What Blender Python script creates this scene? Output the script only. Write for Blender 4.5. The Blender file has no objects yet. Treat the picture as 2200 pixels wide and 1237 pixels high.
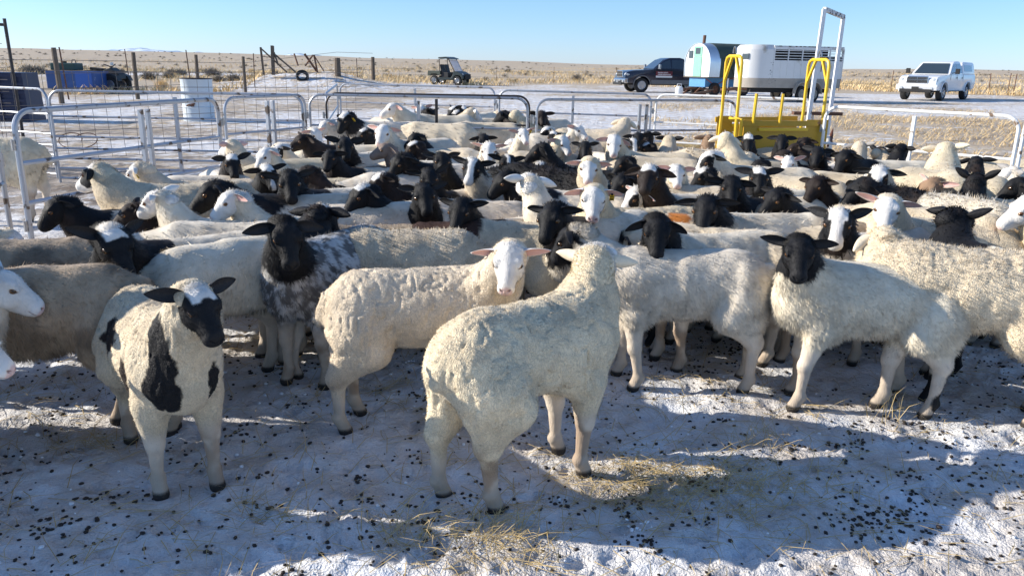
import bpy, bmesh, math, random
import numpy as np
import openvdb as vdb
from mathutils import Vector, Matrix
random.seed(7); RNG = np.random.default_rng(7)
sc = bpy.context.scene; COL = sc.collection
rad = math.radians
# ------------------------------------------------------------------ camera
CAM_H = 1.5; FPX = 1694.0; PITCH = rad(15.87); ROLL = rad(1.0)
CP = Vector((0, 0, CAM_H))
F_ = Vector((0, math.cos(PITCH), -math.sin(PITCH)))
R0 = Vector((1, 0, 0)); U0 = Vector((0, math.sin(PITCH), math.cos(PITCH)))
R_ = R0*math.cos(ROLL) + U0*math.sin(ROLL)
U_ = -R0*math.sin(ROLL) + U0*math.cos(ROLL)
cam = bpy.data.cameras.new('camera'); co = bpy.data.objects.new('camera', cam); COL.objects.link(co)
cam.sensor_width = 36; cam.lens = FPX/2200*36; cam.clip_end = 20000; cam.clip_start = .05
M = Matrix.Identity(4)
for i in range(3):
    M[i][0] = R_[i]; M[i][1] = U_[i]; M[i][2] = -F_[i]; M[i][3] = CP[i]
co.matrix_world = M; sc.camera = co
# ------------------------------------------------------------------ light
SUN_AZ = rad(-86); SUN_EL = rad(24)      # azimuth from +Y clockwise
w = bpy.data.worlds.new('World'); sc.world = w; w.use_nodes = True
nt = w.node_tree; nt.nodes.clear()
sky = nt.nodes.new('ShaderNodeTexSky'); sky.sky_type = 'NISHITA'; sky.sun_disc = False
sky.sun_elevation = SUN_EL; sky.sun_rotation = SUN_AZ % (2*math.pi)
sky.air_density = 1.0; sky.dust_density = 0.35; sky.ozone_density = 1.6; sky.altitude = 1800
bg = nt.nodes.new('ShaderNodeBackground'); bg.inputs[1].default_value = 0.132
wo = nt.nodes.new('ShaderNodeOutputWorld')
# clear winter air: the model's yellow horizon band is cooled evenly all round
tcw = nt.nodes.new('ShaderNodeTexCoord'); sx_ = nt.nodes.new('ShaderNodeSeparateXYZ'); nt.links.new(tcw.outputs['Generated'], sx_.inputs[0])
cr_ = nt.nodes.new('ShaderNodeValToRGB'); nt.links.new(sx_.outputs[2], cr_.inputs[0])
cr_.color_ramp.elements[0].position = 0; cr_.color_ramp.elements[0].color = (.50, .63, 1.0, 1); e_ = cr_.color_ramp.elements.new(.08); e_.color = (.53, .69, .88, 1)
cr_.color_ramp.elements[-1].position = .5; cr_.color_ramp.elements[-1].color = (.90, 1.0, 1.12, 1)
mw = nt.nodes.new('ShaderNodeMixRGB'); mw.blend_type = 'MULTIPLY'; mw.inputs[0].default_value = 1; nt.links.new(sky.outputs[0], mw.inputs[1]); nt.links.new(cr_.outputs[0], mw.inputs[2])
nt.links.new(mw.outputs[0], bg.inputs[0]); nt.links.new(bg.outputs[0], wo.inputs[0])
sl = bpy.data.lights.new('sun', 'SUN'); sl.energy = 4.9; sl.angle = rad(0.5); sl.color = (1, .93, .82)
so = bpy.data.objects.new('sun', sl); COL.objects.link(so)
sd = Vector((math.sin(SUN_AZ)*math.cos(SUN_EL), math.cos(SUN_AZ)*math.cos(SUN_EL), math.sin(SUN_EL)))
so.rotation_euler = (-sd).to_track_quat('-Z', 'Y').to_euler()
so.location = (-20, 5, 20)
sc.view_settings.view_transform = 'Standard'; sc.view_settings.look = 'None'
sc.view_settings.exposure = 0.58; sc.view_settings.gamma = 1.0
sc.view_settings.use_curve_mapping = False
sc.render.engine = 'CYCLES'
sc.cycles.max_bounces = 5; sc.cycles.diffuse_bounces = 3; sc.cycles.glossy_bounces = 2
sc.cycles.use_denoising = True

def ray(px, py):
    return (F_ + R_*((px-1100)/FPX) - U_*((py-618.5)/FPX))
def atz(px, py, z=0.0):
    d = ray(px, py); t = (z-CAM_H)/d.z
    return CP + d*t
def atd(px, py, dist):
    "point on the pixel's ray whose horizontal distance is dist"
    d = ray(px, py); t = dist/math.hypot(d.x, d.y)
    return CP + d*t
def ground(px, dist):
    d = ray(px, 137); k = dist/math.hypot(d.x, d.y)
    return Vector((d.x*k, d.y*k, 0))
def view_heading(p, v):
    "world heading of something at p that faces v degrees (0 camera, 90 picture right)"
    return math.atan2(p.y, p.x) + math.pi + rad(v)
# ------------------------------------------------------------------ materials
MATS = {}
def nodes_of(m):
    m.use_nodes = True
    n = m.node_tree; b = n.nodes['Principled BSDF']
    return n, b
def mat(name, col, rough=.7, metal=0., var=.0, scale=20., bump=0., spec=None, dirt=None, dscale=4., dth=.55, dw=.12, coat=0):
    """plain procedural material: colour with noise variation, optional dirt patches, bump"""
    if name in MATS: return MATS[name]
    m = bpy.data.materials.new(name); n, b = nodes_of(m)
    b.inputs['Roughness'].default_value = rough; b.inputs['Metallic'].default_value = metal
    if spec is not None: b.inputs['Specular IOR Level'].default_value = spec
    if coat: b.inputs['Coat Weight'].default_value = coat; b.inputs['Coat Roughness'].default_value = .08
    c = (*col, 1)
    b.inputs['Base Color'].default_value = c
    if var or dirt or bump:
        tc = n.nodes.new('ShaderNodeTexCoord')
        no = n.nodes.new('ShaderNodeTexNoise'); no.inputs['Scale'].default_value = scale; no.inputs['Detail'].default_value = 4
        n.links.new(tc.outputs['Object'], no.inputs['Vector'])
        mx = n.nodes.new('ShaderNodeMix'); mx.data_type = 'RGBA'
        mx.inputs[6].default_value = tuple(x*(1-var) for x in col)+(1,)
        mx.inputs[7].default_value = tuple(min(1, x*(1+var)) for x in col)+(1,)
        n.links.new(no.outputs[0], mx.inputs[0])
        last = mx.outputs[2]
        if dirt:
            n2 = n.nodes.new('ShaderNodeTexNoise'); n2.inputs['Scale'].default_value = dscale; n2.inputs['Detail'].default_value = 6
            n.links.new(tc.outputs['Object'], n2.inputs['Vector'])
            r = n.nodes.new('ShaderNodeMapRange'); r.inputs[1].default_value = dth; r.inputs[2].default_value = dth+dw
            n.links.new(n2.outputs[0], r.inputs[0])
            m2 = n.nodes.new('ShaderNodeMix'); m2.data_type = 'RGBA'; m2.inputs[7].default_value = (*dirt, 1)
            n.links.new(r.outputs[0], m2.inputs[0]); n.links.new(last, m2.inputs[6]); last = m2.outputs[2]
        n.links.new(last, b.inputs['Base Color'])
        if bump:
            bp = n.nodes.new('ShaderNodeBump'); bp.inputs['Strength'].default_value = bump; bp.inputs['Distance'].default_value = .02
            n.links.new(no.outputs[0], bp.inputs['Height']); n.links.new(bp.outputs[0], b.inputs['Normal'])
    MATS[name] = m
    return m
# ------------------------------------------------------------------ mesh builder
class MB:
    def __init__(s): s.v = []; s.f = []; s.m = []; s.cur = 0
    def quadbox(s, P):
        o = len(s.v); s.v += [tuple(p) for p in P]
        for q in ((0,3,2,1),(4,5,6,7),(0,1,5,4),(1,2,6,5),(2,3,7,6),(3,0,4,7)):
            s.f.append(tuple(o+i for i in q)); s.m.append(s.cur)
        return s
    def box(s, c, d, rz=0, top=(1, 1)):
        cx, cy, cz = c; x, y, z = d[0]/2, d[1]/2, d[2]/2; P = []
        for zz, k in ((-z, (1, 1)), (z, top)):
            for sx, sy in ((-1,-1),(1,-1),(1,1),(-1,1)):
                a, b = sx*x*k[0], sy*y*k[1]
                P.append((cx+a*math.cos(rz)-b*math.sin(rz), cy+a*math.sin(rz)+b*math.cos(rz), cz+zz))
        return s.quadbox(P)
    def beam(s, a, b, w, h=None):
        a, b = Vector(a), Vector(b); d = (b-a).normalized(); h = h or w
        u = Vector((0,0,1)) if abs(d.z) < .95 else Vector((1,0,0))
        x = d.cross(u).normalized()*w/2; y = x.cross(d).normalized()*h/2
        return s.quadbox([a-x-y, a+x-y, a+x+y, a-x+y, b-x-y, b+x-y, b+x+y, b-x+y])
    def tube(s, pts, r, n=8, cap=True, closed=False):
        pts = [Vector(p) for p in pts]; o = len(s.v); k = len(pts); px = None
        rs = r if isinstance(r, (list, tuple)) else [r]*k
        for i, p in enumerate(pts):
            if closed: d = pts[(i+1) % k]-pts[i-1]
            else: d = pts[min(i+1, k-1)]-pts[max(i-1, 0)]
            d.normalize()
            if px is None:
                u = Vector((0,0,1)) if abs(d.z) < .9 else Vector((1,0,0)); px = d.cross(u).normalized()
            else: px = (px - d*px.dot(d)).normalized()
            py = d.cross(px)
            for j in range(n):
                a = 2*math.pi*j/n; s.v.append(tuple(p+(px*math.cos(a)+py*math.sin(a))*rs[i]))
        for i in range(k if closed else k-1):
            for j in range(n):
                a = o+i*n+j; b = o+i*n+(j+1) % n; i2 = (i+1) % k
                s.f.append((a, b, o+i2*n+(j+1) % n, o+i2*n+j)); s.m.append(s.cur)
        if cap and not closed:
            s.f.append(tuple(o+j for j in range(n))[::-1]); s.f.append(tuple(o+(k-1)*n+j for j in range(n))); s.m += [s.cur]*2
        return s
    def cyl(s, a, b, r, n=16, r2=None): return s.tube([a, b], [r, r2 if r2 is not None else r], n)
    def prism(s, poly, y0, y1, fn=None):
        "side profile (x,z) extruded along y; fn(x,y,z)->point to taper"
        fn = fn or (lambda x, y, z: (x, y, z)); o = len(s.v); n = len(poly)
        for y in (y0, y1):
            for x, z in poly: s.v.append(fn(x, y, z))
        s.f.append(tuple(o+i for i in range(n))); s.f.append(tuple(o+n+i for i in range(n))[::-1]); s.m += [s.cur]*2
        for i in range(n):
            j = (i+1) % n; s.f.append((o+j, o+i, o+n+i, o+n+j)); s.m.append(s.cur)
        return s
    def sphere(s, c, r, n=10, m=6):
        o = len(s.v); rx = r if isinstance(r, (tuple, list)) else (r, r, r)
        for i in range(m+1):
            t = math.pi*i/m
            for j in range(n):
                a = 2*math.pi*j/n
                s.v.append((c[0]+rx[0]*math.sin(t)*math.cos(a), c[1]+rx[1]*math.sin(t)*math.sin(a), c[2]+rx[2]*math.cos(t)))
        for i in range(m):
            for j in range(n):
                s.f.append((o+i*n+j, o+(i+1)*n+j, o+(i+1)*n+(j+1) % n, o+i*n+(j+1) % n)); s.m.append(s.cur)
        return s
    def build(s, name, mats, parent=None, smooth=False, bevel=0, fix=True, loc=None):
        me = bpy.data.meshes.new(name); me.from_pydata(s.v, [], s.f)
        if not isinstance(mats, (list, tuple)): mats = [mats]
        for m in mats: me.materials.append(m)
        if len(mats) > 1: me.polygons.foreach_set('material_index', s.m)
        if fix:
            bm = bmesh.new(); bm.from_mesh(me); bmesh.ops.recalc_face_normals(bm, faces=bm.faces)
            if bevel: bmesh.ops.bevel(bm, geom=[e for e in bm.edges if len(e.link_faces) == 2 and e.calc_face_angle(0) > .5], offset=bevel, segments=2, affect='EDGES', profile=.6)
            bm.to_mesh(me); bm.free()
        if smooth:
            me.polygons.foreach_set('use_smooth', [True]*len(me.polygons))
            try: me.set_sharp_from_angle(angle=rad(35))
            except Exception: pass
        me.update()
        o = bpy.data.objects.new(name, me); COL.objects.link(o)
        if parent: o.parent = parent
        if loc: o.location = loc
        return o
def tag(o, label=None, cat=None, group=None, kind=None):
    if label: o['label'] = label
    if cat: o['category'] = cat
    if group: o['group'] = group
    if kind: o['kind'] = kind
    return o
def thing(name, label, cat, loc=(0, 0, 0), rz=0, group=None):
    o = bpy.data.objects.new(name, None); COL.objects.link(o); o.empty_display_size = .2
    o.location = loc; o.rotation_euler = (0, 0, rz)
    return tag(o, label, cat, group)
def copy_tree(o, parent=None):
    c = o.copy(); COL.objects.link(c)
    if parent: c.parent = parent
    for ch in list(o.children): copy_tree(ch, c)
    return c
def fast_mesh(name, V, Fq, mats, smooth=False, colors=None, extra=None, vn=None):
    "numpy mesh; Fq (n,3) or (n,4)"
    me = bpy.data.meshes.new(name); k = Fq.shape[1]
    me.vertices.add(len(V)); me.vertices.foreach_set('co', np.ascontiguousarray(V, np.float32).ravel())
    me.loops.add(Fq.size); me.loops.foreach_set('vertex_index', np.ascontiguousarray(Fq, np.int32).ravel())
    me.polygons.add(len(Fq)); me.polygons.foreach_set('loop_start', np.arange(0, Fq.size, k, dtype=np.int32))
    me.polygons.foreach_set('loop_total', np.full(len(Fq), k, np.int32))
    me.polygons.foreach_set('use_smooth', np.full(len(Fq), smooth))
    for m in (mats if isinstance(mats, (list, tuple)) else [mats]): me.materials.append(m)
    if colors is not None:
        a = me.attributes.new('coat', 'FLOAT_COLOR', 'POINT')
        c = np.ones((len(V), 4), np.float32); c[:, :3] = colors; a.data.foreach_set('color', c.ravel())
    for nm, arr in (extra or {}).items():
        a = me.attributes.new(nm, 'FLOAT', 'POINT'); a.data.foreach_set('value', np.ascontiguousarray(arr, np.float32))
    me.update(calc_edges=True)
    if vn is not None: me.normals_split_custom_set_from_vertices(vn)
    return me
def link(name, me, parent=None):
    o = bpy.data.objects.new(name, me); COL.objects.link(o)
    if parent: o.parent = parent
    return o
# value noise ------------------------------------------------------------
_L = RNG.random((64, 64, 64)).astype(np.float32)*2-1
def noise3(P, scale, off=0.):
    q = P*scale+off+1000.; i = np.floor(q).astype(np.int64); f = (q-i).astype(np.float32); f = f*f*(3-2*f); i &= 63; j = (i+1) & 63
    x0, y0, z0 = i[:, 0], i[:, 1], i[:, 2]; x1, y1, z1 = j[:, 0], j[:, 1], j[:, 2]; fx, fy, fz = f[:, 0], f[:, 1], f[:, 2]
    c = (_L[x0,y0,z0]*(1-fx)+_L[x1,y0,z0]*fx)*(1-fy)+(_L[x0,y1,z0]*(1-fx)+_L[x1,y1,z0]*fx)*fy
    d = (_L[x0,y0,z1]*(1-fx)+_L[x1,y0,z1]*fx)*(1-fy)+(_L[x0,y1,z1]*(1-fx)+_L[x1,y1,z1]*fx)*fy
    return c*(1-fz)+d*fz
def fbm(P, scale, off=0., oct=3):
    r = 0; a = 1.; t = 0
    for k in range(oct): r = r+a*noise3(P, scale*2**k, off+17.3*k); t += a; a *= .5
    return r/t
# ================================================================== animals: signed distance bodies
def sd_rc(P, a, b, r1, r2):
    a = np.array(a, np.float32); b = np.array(b, np.float32); ba = b-a; L = float(ba@ba)+1e-9
    pa = P-a; t = np.clip((pa@ba)/L, 0, 1)
    return np.sqrt(((pa-t[..., None]*ba)**2).sum(-1))-(r1+(r2-r1)*t)
def sd_el(P, c, R):
    R = np.array(R, np.float32); q = (P-np.array(c, np.float32))/R
    k0 = np.sqrt((q*q).sum(-1)); k1 = np.sqrt(((q/R)**2).sum(-1))+1e-6
    return k0*(k0-1)/k1
def sdf_mesh(prims, vox, k, lo, hi, post=None):
    lo = np.array(lo, np.float32); hi = np.array(hi, np.float32)
    n = np.ceil((hi-lo)/vox).astype(int)+1
    D = np.full(n, .25, np.float32)
    ax = [lo[i]+vox*np.arange(n[i], dtype=np.float32) for i in range(3)]
    for p in prims:
        kk = p[-1] if p[0] in ('c', 'e', 'sub') and len(p) == (6 if p[0] != 'e' else 4) else k
        if p[0] == 'e': mn = np.array(p[1])-np.array(p[2]); mx = np.array(p[1])+np.array(p[2])
        else:
            r = max(p[3], p[4]); mn = np.minimum(p[1], p[2])-r; mx = np.maximum(p[1], p[2])+r
        pad = kk+vox*2
        i0 = np.maximum(np.floor((mn-pad-lo)/vox).astype(int), 0); i1 = np.minimum(np.ceil((mx+pad-lo)/vox).astype(int)+1, n)
        if (i1 <= i0).any(): continue
        G = np.stack(np.meshgrid(ax[0][i0[0]:i1[0]], ax[1][i0[1]:i1[1]], ax[2][i0[2]:i1[2]], indexing='ij'), -1)
        d = sd_el(G, p[1], p[2]) if p[0] == 'e' else sd_rc(G, p[1], p[2], p[3], p[4])
        sl_ = tuple(slice(i0[i], i1[i]) for i in range(3)); A = D[sl_]
        if p[0] == 'sub':
            h = np.maximum(kk-np.abs(A+d), 0)/kk; D[sl_] = np.maximum(A, -d)+h*h*kk*.25
        else:
            h = np.maximum(kk-np.abs(A-d), 0)/kk; D[sl_] = np.minimum(A, d)-h*h*kk*.25
    if post is not None:
        idx = np.argwhere(np.abs(D) < .035); P = lo+idx*vox
        D[idx[:, 0], idx[:, 1], idx[:, 2]] += post(P.astype(np.float32))
    g = vdb.FloatGrid(.25); g.copyFromArray(D)
    v, q = g.convertToQuads(isovalue=0.)
    return (v*vox+lo).astype(np.float32), q.astype(np.int32)
def vnormals(V, Q):
    n = np.cross(V[Q[:, 2]]-V[Q[:, 0]], V[Q[:, 3]]-V[Q[:, 1]]); N = np.zeros_like(V)
    for i in range(4):
        for a in range(3): N[:, a] += np.bincount(Q[:, i], n[:, a], len(V))
    return N/(np.linalg.norm(N, axis=1, keepdims=True)+1e-9)
def ss(x, a, b):
    t = np.clip((x-a)/(b-a), 0, 1); return t*t*(3-2*t)

C_ = dict(white=(.80, .76, .70), cream=(.80, .68, .50), wool=(.86, .73, .53), hair=(.80, .72, .59), black=(.0065, .0065, .008), brownblack=(.020, .012, .009),
          brown=(.06, .028, .018), tan=(.30, .19, .115), grey=(.34, .32, .30), dirty=(.44, .33, .22), pink=(.70, .44, .39), roan=(.33, .31, .29), taupe=(.26, .19, .15))
# fleece material
def fleece_mat(name, fuzz=False):
    m = bpy.data.materials.new(name); n, b = nodes_of(m); N = n.nodes.new; Lk = n.links.new
    b.inputs['Roughness'].default_value = .68; b.inputs['Specular IOR Level'].default_value = .30
    b.inputs['Sheen Roughness'].default_value = .45
    at = N('ShaderNodeAttribute'); at.attribute_name = 'coat'
    lum = N('ShaderNodeMath'); lum.operation = 'MULTIPLY'; lum.inputs[1].default_value = .28; Lk(at.outputs['Color'], lum.inputs[0]); Lk(lum.outputs[0], b.inputs['Sheen Weight'])
    tc = N('ShaderNodeTexCoord')
    n1 = N('ShaderNodeTexNoise'); n1.inputs['Scale'].default_value = 9; n1.inputs['Detail'].default_value = 5
    Lk(tc.outputs['Object'], n1.inputs['Vector'])
    mr = N('ShaderNodeMapRange'); mr.inputs[1].default_value = .3; mr.inputs[2].default_value = .7; mr.inputs[3].default_value = .80; mr.inputs[4].default_value = 1.12
    Lk(n1.outputs[0], mr.inputs[0])
    sc_ = N('ShaderNodeVectorMath'); sc_.operation = 'SCALE'; Lk(at.outputs['Color'], sc_.inputs[0]); Lk(mr.outputs[0], sc_.inputs[3])
    Lk(sc_.outputs[0], b.inputs['Base Color'])
    if fuzz:
        return m
    wa = N('ShaderNodeAttribute'); wa.attribute_name = 'wool'
    # wool: crackled locks, hair: fine streaks
    mp = N('ShaderNodeMapping'); mp.inputs['Scale'].default_value = (1, 1, .6); Lk(tc.outputs['Object'], mp.inputs[0])
    nw = N('ShaderNodeTexNoise'); nw.inputs['Scale'].default_value = 38; nw.inputs['Detail'].default_value = 3; Lk(mp.outputs[0], nw.inputs['Vector'])
    wv = N('ShaderNodeMixRGB'); wv.blend_type = 'ADD'; wv.inputs[0].default_value = .055; Lk(mp.outputs[0], wv.inputs[1]); Lk(nw.outputs[1], wv.inputs[2])
    vo = N('ShaderNodeTexVoronoi'); vo.feature = 'DISTANCE_TO_EDGE'; vo.inputs['Scale'].default_value = 88; Lk(wv.outputs[0], vo.inputs['Vector'])
    cr = N('ShaderNodeMapRange'); cr.inputs[1].default_value = 0; cr.inputs[2].default_value = .22; cr.inputs[4].default_value = .7; Lk(vo.outputs[0], cr.inputs[0])
    fn = N('ShaderNodeTexNoise'); fn.inputs['Scale'].default_value = 75; fn.inputs['Detail'].default_value = 5; fn.inputs['Roughness'].default_value = .62; Lk(mp.outputs[0], fn.inputs['Vector'])
    ad = N('ShaderNodeMath'); ad.operation = 'MULTIPLY_ADD'; Lk(fn.outputs[0], ad.inputs[0]); ad.inputs[1].default_value = 1.6; Lk(cr.outputs[0], ad.inputs[2])
    mh = N('ShaderNodeMapping'); mh.inputs['Scale'].default_value = (1, 1, .3); Lk(tc.outputs['Object'], mh.inputs[0])
    hn = N('ShaderNodeTexNoise'); hn.inputs['Scale'].default_value = 130; hn.inputs['Detail'].default_value = 4; hn.inputs['Distortion'].default_value = .6; Lk(mh.outputs[0], hn.inputs['Vector'])
    mx = N('ShaderNodeMix'); Lk(wa.outputs['Fac'], mx.inputs[0]); Lk(hn.outputs[0], mx.inputs[2]); Lk(ad.outputs[0], mx.inputs[3])
    bp = N('ShaderNodeBump'); bp.inputs['Strength'].default_value = .6; bp.inputs['Distance'].default_value = .005
    Lk(mx.outputs[0], bp.inputs['Height']); Lk(bp.outputs[0], b.inputs['Normal'])
    # colour darkened along the parting lines of the fleece
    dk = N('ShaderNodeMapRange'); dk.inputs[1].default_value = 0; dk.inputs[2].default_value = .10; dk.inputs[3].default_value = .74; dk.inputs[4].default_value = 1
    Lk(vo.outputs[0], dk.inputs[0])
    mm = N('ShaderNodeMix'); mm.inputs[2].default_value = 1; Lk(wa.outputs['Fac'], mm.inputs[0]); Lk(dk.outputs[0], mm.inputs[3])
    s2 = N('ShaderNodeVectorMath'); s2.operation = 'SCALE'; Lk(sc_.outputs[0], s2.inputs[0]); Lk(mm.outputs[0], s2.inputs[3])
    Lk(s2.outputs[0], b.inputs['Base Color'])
    return m
M_COAT = fleece_mat('coat'); M_FUZZ = fleece_mat('coat_fibres', True)
M_EYE = mat('eye_amber', (.16, .07, .02), .12, coat=.6); M_PUP = mat('pupil', (.004, .004, .004), .1)
M_TAG = mat('yellow_tag', (.80, .52, .02), .45); M_TAGG = mat('green_tag', (.02, .35, .12), .45)
M_INK = mat('tag_print', (.03, .02, .01), .6)
def eye_mesh():
    b = MB(); b.sphere((0, 0, 0), .0125, 14, 10); b.cur = 1
    b.box((0, .0118, 0), (.013, .0035, .005))
    o = b.build('eye', [M_EYE, M_PUP], smooth=True); me = o.data; bpy.data.objects.remove(o); return me
EYE = eye_mesh()
def tag_mesh(m):
    b = MB(); b.box((0, 0, -.022), (.003, .026, .046)); b.cur = 1
    b.cyl((-.004, 0, .004), (.004, 0, .004), .006, 8)
    for z in (-.012, -.026, -.036): b.box((.0026, 0, z), (.002, .018, .004))
    for z in (-.012, -.026, -.036): b.box((-.0026, 0, z), (.002, .018, .004))
    o = b.build('ear_tag', [m, M_INK]); me = o.data; bpy.data.objects.remove(o); return me
TAGM = {'y': tag_mesh(M_TAG), 'g': tag_mesh(M_TAGG)}

def head_prims(wool, hi):
    P = [('e', (.040, 0, -.002), (.088, .060, .068)), ('c', (.09, 0, -.004), (.200, 0, -.018), .051, .034),
         ('c', (.02, 0, -.045), (.185, 0, -.046), .046, .022), ('c', (.05, 0, .030), (.195, 0, -.002), .036, .021),
         ('e', (.213, 0, -.026), (.026, .033, .026)),
         ('e', (.070, .036, -.022), (.062, .026, .046)), ('e', (.070, -.036, -.022), (.062, .026, .046)),
         ('e', (.074, .046, .036), (.030, .016, .015)), ('e', (.074, -.046, .036), (.030, .016, .015)),
         ('c', (-.045, 0, -.050), (.0, 0, -.01), .058, .060)]
    if wool: P += [('e', (.012, 0, .040), (.055, .056, .036)), ('c', (-.045, 0, -.04), (-.01, 0, .0), .068, .068)]
    if hi:
        for s in (1, -1):
            P += [('sub', (.095, s*.061, .020), (.098, s*.061, .020), .012, .012, .008),
                  ('sub', (.236, s*.009, -.014), (.226, s*.021, -.006), .0038, .0034, .004),
                  ('sub', (.238, s*.004, -.034), (.190, s*.034, -.036), .0022, .0018, .004),
                  ('c', (.082, s*.056, .034), (.112, s*.050, .030), .006, .005, .008)]
        P += [('sub', (.243, 0, -.012), (.236, 0, -.036), .0020, .0018, .004)]
    return P
_hc = {}
def head_mesh(wool, tier):
    key = (wool, tier)
    if key not in _hc:
        vox = (.0036, .0075, .0115)[tier-1]
        post = (lambda P: noise3(P, 70)*.0022*ss(P[:, 0], .09, .02)) if wool else None
        _hc[key] = sdf_mesh(head_prims(wool, tier == 1), vox, .022, (-.19, -.12, -.19), (.27, .12, .12), post)
    return _hc[key]
def ear_geo(tier, length=.13, width=.058):
    "leaf: local x = out, y = across, z = thickness. returns verts, quads, inner mask"
    nu, nv = ((14, 9), (8, 6), (5, 4))[tier-1]; V = []; inn = []
    for side in (1, -1):
        for i in range(nu+1):
            t = i/nu; wd = width*(math.sin(math.pi*min(1, (t*.86+.14)))**.62)*(1-.25*t)
            if i == nu: wd = width*.06
            for j in range(nv+1):
                s = j/nv*2-1
                cup = .016*(1-s*s)*(1-t*.75)
                th = (.0032*(1-t)+.0014)*(1-s*s*.9)
                V.append((t*length, s*wd/2, -cup+side*th+.012*abs(s)*(1-t)**2)); inn.append(1. if (side > 0 and abs(s) < .78 and t < .93) else 0.)
    Q = []; W = nv+1; o = (nu+1)*W
    for i in range(nu):
        for j in range(nv):
            a = i*W+j; Q.append((a, a+W, a+W+1, a+1)); Q.append((o+a, o+a+1, o+a+W+1, o+a+W))
    for i in range(nu):
        a = i*W; Q.append((a, o+a, o+a+W, a+W)); a = i*W+nv; Q.append((a, a+W, o+a+W, o+a))
    a = nu*W
    for j in range(nv): Q.append((a+j, o+a+j, o+a+j+1, a+j+1))
    return np.array(V, np.float32), np.array(Q, np.int32), np.array(inn, np.float32)
EARS = {t: ear_geo(t) for t in (1, 2, 3)}

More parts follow.
